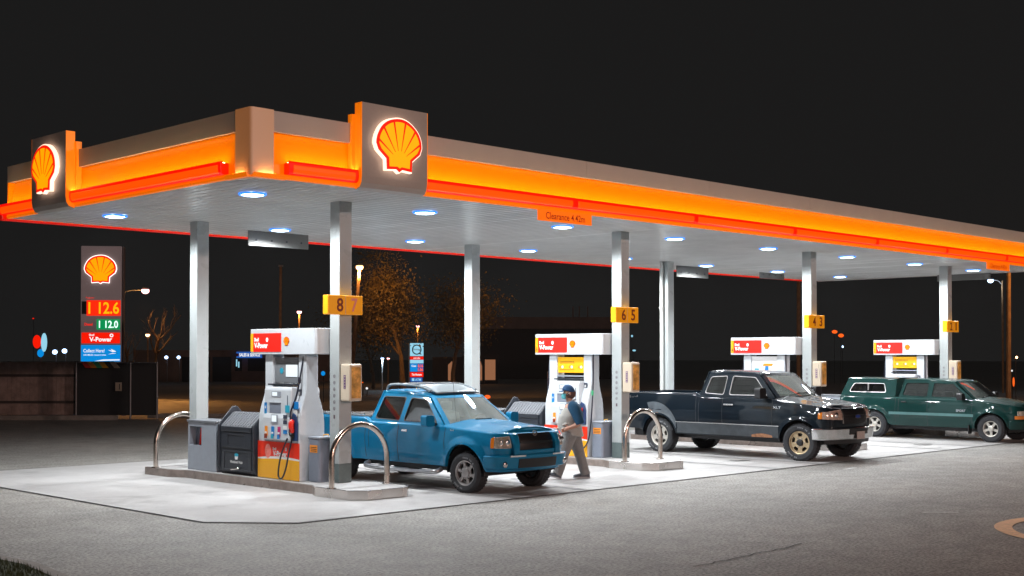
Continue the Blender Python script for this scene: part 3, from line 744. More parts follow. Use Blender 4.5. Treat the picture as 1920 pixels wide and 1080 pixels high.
    if var == 'mirror':
        g.tube(smooth_path([(-.10, -.50, 2.08), (-.16, -.49, 1.75), (-.22, -.46, 1.4), (-.30, -.42, 1.15), (-.33, -.44, 1.02)], 6), .015, 'hose', 10)
        g.tube(smooth_path([(-.30, -.46, .72), (-.33, -.40, .45), (-.36, -.36, .20), (-.38, -.28, .05), (-.38, -.18, .10), (-.36, -.22, .40), (-.33, -.36, .70)], 8), .014, 'hose', 10)
        g.build('hose', t)
        g = MB(); g.lathe([(.0001, -.05), (.022, -.05), (.028, 0), (.022, .05), (.0001, .05)], 'hose', 12, lambda a, b_, c: (-.18 + a, -.485 + b_, 1.65 + c)); g.build('breakaway', t)
        g = MB(); g.box(-.335, -.325, -.42, -.30, 1.12, 1.24, 'teal_sticker'); g.build('hose_tag', t, bevel=0.003)
        g = MB(); g.box(-.26, -.25, -.56, -.42, 1.18, 1.30, 'blue_sticker'); g.prism([(.42, 1.06), (.54, 1.06), (.54, 1.16), (.42, 1.16)], lambda p, q, tt: (-.262 - tt, -p, q), 0, .004, 'white'); g.build('notice', t)
    else:
        g.tube(smooth_path([(-.08, -.60, 2.08), (-.12, -.63, 1.5), (-.2, -.65, .8), (-.26, -.62, .35), (-.32, -.50, .16), (-.34, -.42, .20), (-.33, -.45, .5), (-.31, -.46, .74)], 8), .015, 'hose', 10)
        g.build('hose', t)
        g = MB(); g.lathe([(.0001, -.05), (.02, -.05), (.026, 0), (.02, .05), (.0001, .05)], 'green_sticker', 12, lambda a, b_, c: (-.15 + a, -.64 + b_, 1.3 + c)); g.build('hose_sleeve', t)
        g = MB(); g.tube(smooth_path([(-.08, .60, 2.08), (-.10, .63, 1.6), (-.12, .64, 1.1), (-.16, .63, .6)], 6), .014, 'hose', 8); g.build('hose', t)
    return t
plabs = ['white fuel pump nearest the camera with red nozzle and mirrored top panel beside post 8', 'white fuel pump numbered 6 with yellow poster behind the walking man', 'white fuel pump numbered 4 with white poster behind the black pickup', 'white fuel pump numbered 2 with yellow poster behind the green pickup']
for i, x in enumerate(CX):
    p = pump(x, ['mirror', 'yellow', 'plain', 'yellow'][i], ['', '6', '4', '2'][i])
    tag(p, plabs[i], 'fuel pump', 'fuel pumps on the islands')

# ---------------- waste and washer bins ----------------
def waste_bin():
    t = empty('waste_bin')
    # charcoal cabinet, sloped ribbed lid between raised side cheeks; -x faces the camera
    g = MB(); f = lambda p, q, tt: (p, tt, q)
    g.prism([(-.24, .0), (-.30, .12), (-.30, .78), (.30, .78), (.30, .12), (.24, .0)], f, -.53, .53, 'bin_grey'); g.build('cabinet', t, bevel=0.015)
    g = MB(); g.prism([(-.31, .78), (-.06, 1.0), (.06, 1.0), (.31, .78)], f, -.5, .5, 'bin_lid'); lid = g.build('lid', t, bevel=0.01)
    g = MB()
    for k in range(12):
        y = -.44 + .08 * k
        g.prism([(-.30, .785), (-.30, .806), (-.07, 1.007), (.07, 1.007), (.30, .806), (.30, .785), (.06, .98), (-.06, .98)], f, y - .012, y + .012, 'bin_lid')
    g.build('lid_ribs', lid)
    for y0, y1 in ((-.555, -.515), (.515, .555)):
        g = MB(); g.prism([(-.25, .0), (-.33, .14), (-.34, .80), (-.05, 1.10), (.05, 1.10), (.34, .80), (.33, .14), (.25, .0)], f, y0, y1, 'bin_grey'); ck = g.build('side_cheek', t, bevel=0.012)
        g = MB()
        for k in range(4): yy = y0 - .004 if y0 < 0 else y1 + .004; g.box(.02 + .07 * k, .045 + .07 * k, yy - .004, yy + .004, .70 - .03 * k, .90 - .06 * k, 'black')
        g.build('vent_slots', ck)
    g = MB(); g.box(-.33, -.301, -.46, .46, .70, .78, 'dark_grey'); g.build('front_rail', t, bevel=0.01)
    g = MB(); fx = lambda p, q, tt: (-.30 - tt, -p, q)
    g.plate([(-.46, .44), (.46, .44), (.46, .69), (-.46, .69)], [[(-.26, .48), (.26, .48), (.26, .65), (-.26, .65)]], fx, .002, .018, 'bin_grey'); g.build('upper_door', t, bevel=0.006)
    g = MB(); g.prism([(-.26, .48), (.26, .48), (.26, .65), (-.26, .65)], fx, .001, .006, 'dark_grey'); g.build('flap', t)
    g = MB(); g.plate([(-.46, .06), (.46, .06), (.46, .40), (-.46, .40)], [[(-.38, .09), (.38, .09), (.38, .37), (-.38, .37)]], fx, .002, .016, 'dark_grey'); g.build('lower_door', t, bevel=0.006)
    g = MB(); g.prism([(-.38, .09), (.38, .09), (.38, .37), (-.38, .37)], fx, .001, .005, 'bin_grey')
    g.prism([(-.05, .30), (.05, .30), (.06, .34), (0, .355), (-.06, .34)], fx, .0055, .008, 'teal_sticker'); g.prism([(-.04, .25), (.03, .25), (.05, .30), (-.05, .30)], fx, .0055, .008, 'white')
    put_text(g, 'Windshield Wash', (-.309, 0, .21), (0, -1, 0), (0, 0, 1), .38, .045, 'white', 0.02); g.build('poster', t)
    g = MB(); g.tube(smooth_path([(-.31, -.12, .13), (-.36, -.10, .11), (-.36, .08, .09), (-.31, .12, .08)], 4), .012, 'steel', 8); g.build('latch_handle', t)
    return t
wb = waste_bin()
wl = ['charcoal waste bin with sloped ribbed lid beside the nearest pump', 'charcoal waste bin with ribbed lid seen over the blue pickup bonnet', 'charcoal waste bin mostly hidden behind the black pickup', 'charcoal waste bin mostly hidden behind the green pickup']
for i, x in enumerate(CX):
    o = wb if i == 0 else copy_tree(wb)
    o.location = (x - 0.19, 18.86, 0.15); o.scale = (1, 1, 1.06); tag(o, wl[i], 'bin', 'charcoal waste bins on the islands')
# grey squeegee stands
def squeegee_stand():
    t = empty('squeegee_stand')
    g = MB(); f = lambda p, q, tt: (p, tt, q)
    # front face with an open pocket
    g.plate([(-.47, 0), (.47, 0), (.47, .86), (-.47, .86)], [[(-.42, .45), (-.02, .45), (-.02, .78), (-.42, .78)]], lambda p, q, tt: (-.26 + tt, -p, q), 0, .02, 'panel_grey')
    g.box(-.24, .22, -.47, -.45, 0, .86, 'panel_grey'); g.box(-.24, .22, .45, .47, 0, .86, 'panel_grey'); g.box(.20, .22, -.45, .45, 0, .86, 'panel_grey')
    g.box(-.24, .20, -.45, .45, 0, .02, 'panel_grey'); g.build('cabinet', t, bevel=0.006)
    g = MB(); g.box(-.10, -.08, -.0, .44, .40, .80, 'mid_grey'); g.box(-.238, -.08, -.0, .44, .40, .42, 'mid_grey'); g.build('pocket_liner', t)
    g = MB(); g.box(-.28, .24, -.49, .49, .862, .90, 'bin_lid'); g.build('top', t, bevel=0.012)
    return t
def squeegee():
    t = empty('squeegee')
    g = MB(); g.tube([(0, 0, 0), (0.0, -.02, .30)], [.026, .016], 'red', 10); g.build('handle', t)
    g = MB(); g.tube([(0, 0, -.0), (0.0, .01, -.03)], .03, 'black', 10); g.build('grip', t)
    return t
sq = squeegee_stand(); sg = squeegee()
for i, x in enumerate(CX[:1] + CX[1:]):
    o = sq if i == 0 else copy_tree(sq)
    o.location = (x - 0.22, 20.0, 0.15)
    tag(o, ['grey cabinet with open pocket at the rear end of the nearest island', 'grey pocket cabinet behind the bin on the number 6 island', 'grey pocket cabinet behind the black pickup', 'grey pocket cabinet behind the green pickup'][i], 'cabinet', 'grey pocket cabinets on the islands')
sg.location = (CX[0] - .22 - .16, 20.0 + .20, .15 + .45)
tag(sg, 'red handled squeegee standing in the pocket of the nearest grey cabinet', 'squeegee')
# small grey lidded boxes between pump and post
def small_box():
    t = empty('service_box')
    g = MB(); g.prism([(-.17, -.14), (.20, -.14), (.20, .14), (-.20, .14), (-.20, -.11)], lambda p, q, tt: (p, q, tt), 0, .70, 'mid_grey'); g.build('body', t, bevel=0.012)
    g = MB(); g.box(-.21, .21, -.15, .15, .702, .735, 'panel_grey'); lid = g.build('lid', t, bevel=0.01)
    g = MB(); g.tube([(-.05, -.06, .735), (-.05, -.06, .765), (.05, -.06, .765), (.05, -.06, .735)], .008, 'yellow', 8); g.build('handle', lid)
    g = MB(); g.prism([(-.10, .48), (.10, .48), (.10, .60), (-.10, .60)], lambda p, q, tt: (-.201 - tt, -p, q), 0, .003, 'orange_sticker')
    for k in range(3): g.prism([(-.08, .50 + .03 * k), (.08, .50 + .03 * k), (.08, .51 + .03 * k), (-.08, .51 + .03 * k)], lambda p, q, tt: (-.204 - tt, -p, q), 0, .002, 'dark_grey')
    g.build('warning_sticker', t)
    return t
sb = small_box()
for i, x in enumerate(CX):
    o = sb if i == 0 else copy_tree(sb)
    o.location = (x - 0.16 if i else x - .10, 16.9, 0.15)
    tag(o, 'grey lidded box with orange sticker between pump and the %s post' % nm[i][0], 'box', 'grey service boxes beside the posts')
# ---------------- pickups ----------------
def car_paint(name, col, metal=0.35, rough=0.28, noise=0.05, ns=3.0):
    return mat(name, col, .55, metal=metal, coat=0.65, noise=noise, nscale=ns, spec=0.1)
M['blue_paint'] = car_paint('blue_paint', (0.0, 0.165, 0.33), 0.15, 0.35)
M['navy_paint'] = car_paint('navy_paint', (0.001, 0.006, 0.012), 0.0, 0.4)
M['green_paint'] = car_paint('green_paint', (0.001, 0.030, 0.027), 0.1, 0.35)
M['green_grey'] = mat('green_grey', (0.10, 0.22, 0.22), 0.35, metal=0.2, noise=0.1)
M['navy_low'] = mat('navy_low', (0.045, 0.055, 0.065), 0.45, noise=0.3, nscale=6)
M['trim_black'] = mat('trim_black', (0.012, 0.012, 0.014), 0.45)
M['grille_black'] = mat('grille_black', (0.006, 0.006, 0.008), 0.35)
M['chrome'] = mat('chrome', (0.75, 0.75, 0.76), 0.12, metal=1.0)
M['dull_chrome'] = mat('dull_chrome', (0.72, 0.73, 0.74), 0.22, metal=1.0, noise=0.15)
M['tyre'] = mat('tyre', (0.028, 0.030, 0.035), 0.75, bump=0.25, bscale=50, noise=0.3, nscale=10)
M['tyre_letters'] = mat('tyre_letters', (0.30, 0.31, 0.33), 0.7)
M['alloy'] = mat('alloy', (0.42, 0.40, 0.40), 0.35, metal=0.7, noise=0.2, nscale=12)
M['alloy_gold'] = mat('alloy_gold', (0.55, 0.42, 0.26), 0.4, metal=0.6, noise=0.25, nscale=12)
M['alloy_light'] = mat('alloy_light', (0.60, 0.57, 0.52), 0.4, metal=0.5, noise=0.2, nscale=12)
M['lamp_lens'] = mat('lamp_lens', (0.8, 0.72, 0.6), 0.08, metal=0.6, noise=0.5, nscale=30, coat=1)
M['lamp_lens_pink'] = mat('lamp_lens_pink', (0.9, 0.66, 0.55), 0.1, metal=0.5, noise=0.5, nscale=30, coat=1)
M['amber'] = mat('amber', (0.75, 0.22, 0.02), 0.15, coat=1)
M['seat_dark'] = mat('seat_dark', (0.14, 0.15, 0.145), 0.8)
M['seat_grey'] = mat('seat_grey', (0.40, 0.40, 0.38), 0.8)
M['rust'] = mat('rust', (0.35, 0.16, 0.08), 0.8, noise=0.5, nscale=14)
M['painted_reflection'] = mat('painted_reflection', (0.07, 0.085, 0.10), 0.55, noise=0.4, nscale=7)  # tone of a reflection, painted onto the dark body
M['step_metal'] = mat('step_metal', (0.45, 0.45, 0.47), 0.3, metal=0.8, noise=0.2)
M['plate_white'] = mat('plate_white', (0.45, 0.40, 0.38), 0.5, noise=0.3, nscale=40)
M['logo_blue'] = mat('logo_blue', (0.01, 0.04, 0.25), 0.3, coat=1)
M['rack_grey'] = mat('rack_grey', (0.16, 0.19, 0.21), 0.4, metal=0.3)
M['dash'] = mat('dash', (0.38, 0.42, 0.40), 0.6)
M['glass_clear'] = glass_mat('glass_clear', (0.80, 0.90, 0.86), 0.02, 3.5, dust_glow=.30)
M['glass_dark'] = glass_mat('glass_dark', (0.10, 0.11, 0.12), 0.01, 1.2)
M['glass_side'] = glass_mat('glass_side', (0.45, 0.50, 0.50), 0.01, 2.2, dust_glow=.015)

def round_poly(pts, r, n=4):
    out = []; N = len(pts)
    for i in range(N):
        a = Vector(pts[i - 1]); b = Vector(pts[i]); c = Vector(pts[(i + 1) % N])
        u = (a - b); v = (c - b); rr = min(r, u.length * .45, v.length * .45); p = b + u.normalized() * rr; q = b + v.normalized() * rr
        for k in range(n + 1):
            t = k / n; out.append(tuple((1 - t) ** 2 * p + 2 * t * (1 - t) * b + t * t * q))
    return out

class Pickup:
    def __init__(s, P_):
        s.P = P_; s.__dict__.update(P_); s.path()
    def path(s):
        """right half of the plan outline from tail centre to nose centre: (x, y<0)"""
        hw = s.hw; pts = []
        rc = s.rear_r
        pts += [(s.tail, 0), (s.tail, -(hw - rc) * .5), (s.tail, -(hw - rc))]
        for k in range(1, 6):
            a = R(90 * k / 6); pts.append((s.tail + rc - rc * math.cos(a), -(hw - rc) - rc * math.sin(a)))
        x0, x1 = s.tail + rc, s.nose_corner
        xs = set()
        n = 44
        for i in range(n + 1): xs.add(round(x0 + (x1 - x0) * i / n, 4))
        for xw in (s.wr, s.wf):
            for k in range(0, 25):
                a = math.pi * k / 24; xs.add(round(xw + s.ra * math.cos(a), 4))
        xs = sorted(x for x in xs if x0 <= x <= x1)
        # drop near duplicates, keeping the arch samples
        keep = []
        for x in xs:
            if keep and x - keep[-1] < 0.006: continue
            keep.append(x)
        for x in keep:
            e = 0.0
            if x > s.wf - .2: e = s.nose_taper * ((x - s.wf + .2) / (x1 - s.wf + .2)) ** 2
            if x < s.wr: e = 0.02 * ((s.wr - x) / (s.wr - x0)) ** 2
            pts.append((x, -(hw - e)))
        # nose corner: quarter super-ellipse then shallow curve
        yc = hw - s.nose_taper; yn = yc - s.corner_w
        xn = s.nose - s.kn * yn * yn
        n = 12
        for k in range(1, n + 1):
            a = R(90 * k / n); cx, sy = math.sin(a) ** .85 if a < R(90) else 1, math.cos(a)
            pts.append((x1 + (xn - x1) * cx, -(yn + s.corner_w * max(0, sy) ** .85)))
        for k in range(1, 9):
            y = yn * (1 - k / 8); pts.append((s.nose - s.kn * y * y, -y))
        s.pts = [Vector(p) for p in pts]
        s.S = [0.0]
        for i in range(1, len(s.pts)): s.S.append(s.S[-1] + (s.pts[i] - s.pts[i - 1]).length)
        s.N = []
        for i in range(len(s.pts)):
            t = s.pts[min(i + 1, len(s.pts) - 1)] - s.pts[max(i - 1, 0)]; t.normalize(); s.N.append(Vector((t.y, -t.x)))
        s.N[0] = Vector((-1, 0)); s.N[-1] = Vector((1, 0))
        s.L = s.S[-1]
    def at(s, q):
        """point and outward normal at arc length q from tail centre (right side)"""
        S_ = s.S; q = max(0, min(s.L, q)); lo, hi = 0, len(S_) - 1
        while hi - lo > 1:
            m = (lo + hi) // 2
            if S_[m] <= q: lo = m
            else: hi = m
        t = (q - S_[lo]) / max(1e-9, S_[hi] - S_[lo])
        return s.pts[lo].lerp(s.pts[hi], t), s.N[lo].lerp(s.N[hi], t).normalized()
    def sx(s, x):
        """arc length at side position x (right side, straight part)"""
        for i in range(3, len(s.pts) - 1):
            if s.pts[i].x <= x <= s.pts[i + 1].x and s.pts[i].y < -s.hw * .5:
                t = (x - s.pts[i].x) / max(1e-9, s.pts[i + 1].x - s.pts[i].x); return s.S[i] + t * (s.S[i + 1] - s.S[i])
        return s.L
    def ztop(s, x):
        T = s.top
        for (a, za), (b, zb) in zip(T, T[1:]):
            if a <= x <= b:
                t = (x - a) / (b - a); t = t * t * (3 - 2 * t) if s.top_smooth else t
                return za + (zb - za) * t
        return T[0][1] if x < T[0][0] else T[-1][1]
    def zlow(s, x, y):
        z = s.sill
        if x > s.wf + s.ra: z = s.sill_front
        if x < s.wr - s.ra: z = s.sill_rear
        if y < -s.hw * .6:
            for xw in (s.wf, s.wr):
                d = abs(x - xw)
                if d < s.ra - 1e-4: z = max(z, s.rw + math.sqrt(s.ra ** 2 - d * d) * s.arch_k)
        return z
    def off(s, x, y, z, nx):
        """signed offset of the skin along the plan normal"""
        zt = s.ztop(x); o = 0.0
        zm = s.crease
        if z > zm: o -= s.tumble * ((z - zm) / max(.05, zt - zm)) ** 1.6
        else: o -= s.tuck * ((zm - z) / max(.05, zm - s.sill)) ** 1.8
        # crease lines along the doors
        if abs(z - s.crease) < .02: o += .004 * (1 - abs(z - s.crease) / .02)
        # nose leans back
        if nx > .1: o -= nx * s.rake * max(0, z - .75) ** 1.5
        if y < -s.hw * .55:
            for xw in (s.wf, s.wr):
                d = math.hypot(x - xw, (z - s.rw) / s.arch_k) - s.ra
                if d < s.flare_w and z > s.rw - .25:
                    t = max(0, min(1, 1 - max(0, d) / s.flare_w)); o += s.flare * (t * t * (3 - 2 * t)) * (1.0 if nx < .3 else max(0, 1 - nx))
        return o
    def skin(s, q, z, t=0.0, side=-1):
        p, n = s.at(q); o = s.off(p.x, p.y, z, n.x) + t
        v = p + n * o
        return (v.x, v.y if side < 0 else -v.y, z)
    def patch(s, mb, q0, q1, zlo, zhi, t0, t1, m, n=10, nz=3, side=-1):
        """curved slab on the skin between arc lengths q0..q1"""
        fl = zlo if callable(zlo) else (lambda u: zlo); fh = zhi if callable(zhi) else (lambda u: zhi)
        outer = []; inner = []
        def pt(u, v, t): return s.skin(q0 + (q1 - q0) * u, fl(u) + (fh(u) - fl(u)) * v, t, side)
        mb.grid(lambda u, v: pt(u, v, t1), n, nz, m, True)
        for e in (0, 1):
            mb.grid(lambda u, v: pt(u, e, t0 + (t1 - t0) * v), n, 1, m, False)
            mb.grid(lambda u, v: pt(e, u, t0 + (t1 - t0) * v), nz, 1, m, False)
        return mb
    def whole(s, mb, q0, zlo, zhi, t0, t1, m, n=12, nz=3, fn=None):
        """slab across the whole front from right q0 to left q0"""
        fn = fn or (lambda y: 0)
        def pt(u, v, t):
            w = 2 * u - 1; q = s.L - abs(w) * (s.L - q0); zl = zlo(abs(w)) if callable(zlo) else zlo; zh = zhi(abs(w)) if callable(zhi) else zhi
            return s.skin(q, zl + (zh - zl) * v, t + fn(abs(w)), -1 if w < 0 else 1)
        mb.grid(lambda u, v: pt(u, v, t1), n * 2, nz, m, True)
        for e in (0, 1):
            mb.grid(lambda u, v: pt(u, e, t0 + (t1 - t0) * v), n * 2, 1, m, False)
            mb.grid(lambda u, v: pt(e, u, t0 + (t1 - t0) * v), nz, 1, m, False)
        return mb
    # ------ big surfaces ------
    def body(s, root):
        mb = MB(); nv = 16
        i_cowl = None
        for side in (-1, 1):
            def col(i):
                p, n = s.pts[i], s.N[i]; zl = s.zlow(p.x, p.y); zt = s.ztop(p.x); r = s.shoulder
                out = []
                for j in range(nv + 1):
                    z = zl + (zt - r - zl) * j / nv; out.append(s.skin(s.S[i], z, 0, side))
                z0 = zt - r; base = s.off(p.x, p.y, z0, n.x)
                for k in range(1, 5):
                    a = R(90 * k / 4); v = p + n * (base - r * 1.3 * (1 - math.cos(a))); out.append((v.x, v.y * (-1 if side > 0 else 1), z0 + r * math.sin(a)))
                return out
            cols = [col(i) for i in range(len(s.pts))]
            k = len(cols[0]); vs = [v for c in cols for v in c]; fs = []
            for i in range(len(cols) - 1):
                for j in range(k - 1): fs.append((i * k + j, i * k + j + 1, (i + 1) * k + j + 1, (i + 1) * k + j))
            mb.add(vs, fs, s.paint, True)
            # arch return lips
            for xw in (s.wf, s.wr):
                def lip(u, v, xw=xw, side=side):
                    x = xw + s.ra * math.cos(math.pi * (1 - u)) * .998; z = max(s.sill, s.rw + s.ra * math.sin(math.pi * u) * s.arch_k)
                    p = s.skin(s.sx(x), z, 0, side); return (p[0], p[1] + (-side) * .06 * v, p[2])
                mb.grid(lip, 24, 1, s.paint, True)
            if side == -1: right = [c[-1] for c in cols]
        s.rim = right
        # bonnet: rows across from cowl to nose
        rows = [r for i, r in enumerate(right) if r[0] >= s.cowl - .02 and s.pts[i].x >= s.cowl - .02]
        m = 20; ys = max(abs(r[1]) for r in rows); vs = []; fs = []
        for r in rows:
            w = abs(r[1])
            for k in range(m + 1):
                t = -1 + 2 * k / m; h = s.hood(r[0], t * w) if w > 1e-4 else 0
                edge = 1 - abs(t) ** 3
                vs.append((r[0], t * w, r[2] + h * edge * min(1, w / ys * 1.3)))
        for i in range(len(rows) - 1):
            for k in range(m): a = i * (m + 1) + k; fs.append((a, a + 1, a + m + 2, a + m + 1))
        mb.add(vs, fs, s.paint, True)
        # deck under the cabin sides (shelf between skin and glasshouse)
        rows = [right[i] for i in range(len(right)) if s.cab_rear - .02 <= s.pts[i].x <= s.cowl + .03 and s.pts[i].y < -s.hw * .8]
        for sd in (-1, 1):
            vs = []; fs = []
            for r in rows: vs += [(r[0], r[1] * -sd, r[2]), (r[0], (abs(r[1]) - .12) * sd, r[2] - .0)]
            for i in range(len(rows) - 1): fs.append((2 * i, 2 * i + 1, 2 * i + 3, 2 * i + 2))
            mb.add(vs, fs, s.paint, False)
        b = mb.build('body', root, angle=50)
        # bed: inner walls, floor, rails
        mb = MB(); x0, x1 = s.tail + .05, s.cab_rear - .02
        rows = [right[i] for i in range(len(right)) if s.pts[i].x <= x1]
        for sd in (-1, 1):
            vs = []; fs = []
            for r in rows:
                y = abs(r[1]); yi = max(0, y - .09); xi = max(r[0], s.tail + .09); vs += [(r[0], y * sd, r[2]), (xi, yi * sd, r[2] + .0), (xi, yi * sd, r[2] - .03), (xi, yi * sd, s.bed_z)]
            for i in range(len(rows) - 1):
                for k in range(3): a = 4 * i + k; fs.append((a, a + 1, a + 5, a + 4))
            mb.add(vs, fs, s.paint if not s.P.get('rail_black') else s.paint, False)
        mb.box(x1 - .03, x1, -s.hw + .13, s.hw - .13, s.bed_z, s.ztop(x1) - .005, s.paint)
        mb.box(x0, x1, -s.hw + .12, s.hw - .12, s.bed_z - .02, s.bed_z, 'trim_black')
        mb.build('cargo_bed', root, angle=40)
        # chassis
        mb = MB(); mb.box(s.tail + .25, s.nose - .45, -s.hw + .28, s.hw - .28, s.sill - .10, s.sill + .25, 'trim_black')
        mb.box(s.wr - .08, s.wr + .08, -s.hw + .1, s.hw - .1, s.rw - .07, s.rw + .07, 'trim_black'); mb.box(s.wf - .08, s.wf + .08, -s.hw + .1, s.hw - .1, s.rw - .07, s.rw + .07, 'trim_black')
        for xw in (s.wf, s.wr):
            for sd in (-1, 1):
                def well(u, v, xw=xw, sd=sd):
                    a = math.pi * u; return (xw - (s.ra + .005) * math.cos(a), sd * (s.hw - .05 - .35 * v), s.rw - .02 + (s.ra + .005) * math.sin(a) * s.arch_k)
                mb.grid(well, 16, 1, 'trim_black'); y = sd * (s.hw - .40)
                mb.box(xw - s.ra, xw + s.ra, y - .01, y + .01, s.rw - .02, s.rw + s.ra * .95, 'trim_black')
        mb.build('chassis', root)
    def cabin(s, root):
        """glasshouse: side plates with window holes, roof, windscreen, interior"""
        zb = s.belt - .01; zr = s.roof - s.roof_r; yb = s.yb; yr = s.yr; tl = (yb - yr) / (zr - zb)
        A0, A1, B1, B0 = s.a_base, s.a_top, s.b_top, s.b_base   # x of pillar lines
        dr = s.P.get('roof_drop', .04); zf = zr - dr; out = [(A0, zb), (A1, zf), (A1 + (B1 - A1) * .45, zr - dr * .25), (B1, zr), (B0, zb)]
        holes = [round_poly(h, .05) for h in s.windows]
        for sd in (-1, 1):
            fn = lambda p, q, t, sd=sd: (p, sd * (yb - (q - zb) * tl - .02 * max(0, 1 - 0) * 0 - t), q)
            mb = MB(); mb.plate(out, holes, fn, 0.0, .035, s.paint); mb.build('cab_side', root)
            for h in s.windows:
                g = MB(); g.prism(round_poly(h, .05), fn, .018, .024, s.side_glass); w = g.build('window', root)
                cx = sum(p[0] for p in h) / len(h); cz = sum(p[1] for p in h) / len(h)
                inn = [(cx + (p - cx) * .965, cz + (q - cz) * .93) for p, q in round_poly(h, .05)]
                g = MB(); g.plate(round_poly(h, .05), [inn], fn, -.004, .026, s.wtrim); g.build('window_seal', w)
        # roof: rows from windscreen top to the rear
        def roof(u, v):
            a = math.pi * v; rr = s.roof_r
            x = B1 + (A1 - B1) * u
            e = abs(math.cos(a)); c = math.cos(a); sgn = 1 if c >= 0 else -1
            y = sgn * (abs(c) ** .30) * yr; z = zr + rr * (math.sin(a) ** .55 if math.sin(a) > 0 else 0)
            k = s.kw * (1 - (y / yr) ** 2)
            xx = x + k * u * u * 1.0 * (1 if u > 0 else 0)
            dz = -.03 * max(0, (u - .8) / .2) ** 2 - .03 * max(0, (.12 - u) / .12) ** 2; z -= dr * (.25 * min(1, u / .55) + .75 * max(0, (u - .55) / .45))
            return (xx - (.05 * math.sin(a) if u == 1 else 0) * 0, y, z + dz * math.sin(a))
        g = MB(); g.grid(roof, 14, 32, s.paint); rf = g.build('roof', root, angle=60)
        # windscreen
        def ws(u, v, t=0):
            x = s.a_base + .02 + (A1 - s.a_base) * v; z = zb + (zf + s.roof_r * .55 - zb) * v; y = (yb - .015 - (yb - yr) * v * (zf - zb) / (zr - zb)) * (2 * u - 1) * (.995)
            w_ = 1 - (2 * u - 1) ** 2
            if abs(2 * u - 1) > .98: z = min(z, zb + (zf - zb) * v + .01)
            return (x + s.kw * w_ * (1 + .6 * (1 - v)) + t, y, z - .0 + t)
        g = MB(); g.grid(lambda u, v: ws(.05 + .9 * u, .04 + .90 * v), 12, 6, 'glass_clear'); w = g.build('windscreen', root)
        g = MB()
        g.grid(lambda u, v: ws(.06 * u, v, .003), 2, 6, s.paint); g.grid(lambda u, v: ws(.94 + .06 * u, v, .003), 2, 6, s.paint)
        g.grid(lambda u, v: ws(u, .92 + .10 * v, .002), 12, 1, s.paint); g.grid(lambda u, v: ws(u, -.06 + .12 * v, .002), 12, 1, 'trim_black'); g.build('windscreen_frame', root)
        for sd in (-1, 1):
            g = MB(); b0 = ws(.5 + sd * -.30, .05, .02); b1 = ws(.5 + sd * .12, .13, .03)
            g.tube([b0, ((b0[0] + b1[0]) / 2, (b0[1] + b1[1]) / 2, (b0[2] + b1[2]) / 2 + .012), b1], .010, 'trim_black', 6); g.build('wiper', root)
        # cowl shelf from bonnet to glass
        g = MB(); g.grid(lambda u, v: (s.cowl + .02 + (s.a_base - s.cowl - .02 + s.kw * (1 - (2 * u - 1) ** 2) * 1.5) * v, (s.yb + .04) * (2 * u - 1), s.belt - .012 + s.hood(s.cowl, (2 * u - 1) * s.yb) * (1 - abs(2 * u - 1) ** 3) * (1 - v)), 10, 2, s.paint); g.build('cowl', root)
        # rear glass
        g = MB(); g.plate([(-yb, zb), (yb, zb), (yr, zr + s.roof_r * .6), (-yr, zr + s.roof_r * .6)], [round_poly([(-yb + .12, zb + .06), (yb - .12, zb + .06), (yr - .1, zr - .03), (-yr + .1, zr - .03)], .06)],
            lambda p, q, t: (B0 + (B1 - B0) * (q - zb) / (zr - zb) + t, p, q), 0, .02, s.paint); g.build('cab_back', root)
        g = MB(); g.prism(round_poly([(-yb + .12, zb + .06), (yb - .12, zb + .06), (yr - .1, zr - .03), (-yr + .1, zr - .03)], .06), lambda p, q, t: (B0 + (B1 - B0) * (q - zb) / (zr - zb) + .008 + t, p, q), 0, .005, s.side_glass); g.build('rear_window', root)
        # interior
        g = MB(); g.box(B0 + .06, A0 - .05, -yb + .06, yb - .06, s.sill + .1, s.sill + .14, 'seat_dark'); g.build('cabin_floor', root)
        g = MB(); g.prism([(A0 + .02, zb - .03), (A0 - .38, zb - .03), (A0 - .42, zb - .16), (A0 - .36, zb - .30), (A0 + .02, zb - .32)], lambda p, q, t: (p, t, q), -yb + .09, yb - .09, 'dash'); g.build('dashboard', root, bevel=.02)
        for row, xs in enumerate(s.seat_x):
            for sd in (-1, 1):
                m_ = s.seat_mat; y = sd * .36 * s.hw / .91; g = MB()
                g.box(xs - .25, xs + .25, y - .23, y + .23, zb - .52, zb - .38, m_)
                g.prism([(xs - .22, zb - .42), (xs - .12, zb - .42), (xs - .22, zb + .16), (xs - .33, zb + .16)], lambda p, q, t: (p, t, q), y - .22, y + .22, m_)
                st = g.build('seat', root, bevel=.04, seg=3)
                g = MB(); g.box(xs - .36, xs - .28, y - .12, y + .12, zb + .18, zb + .34, m_); g.build('headrest', st, bevel=.03)
        g = MB(); c = Vector((A0 - .42, .36 * s.hw / .91, zb - .02)); n = 24
        ax = Vector((-.85, 0, .5)).normalized(); u = Vector((0, 1, 0)); v = ax.cross(u)
        g.tube([c + (u * math.cos(2 * math.pi * k / n) + v * math.sin(2 * math.pi * k / n)) * .18 for k in range(n)], .015, 'trim_black', 8, closed=True)
        g.tube([c - u * .17, c + u * .17], .015, 'trim_black', 6); g.tube([c, c - ax * .2], .03, 'trim_black', 8); g.build('steering_wheel', root)
        g = MB(); mx = A1 - .08; g.box(mx - .01, mx + .01, -.10, .10, s.roof - .20, s.roof - .14, 'trim_black'); g.build('rear_view_mirror', root)
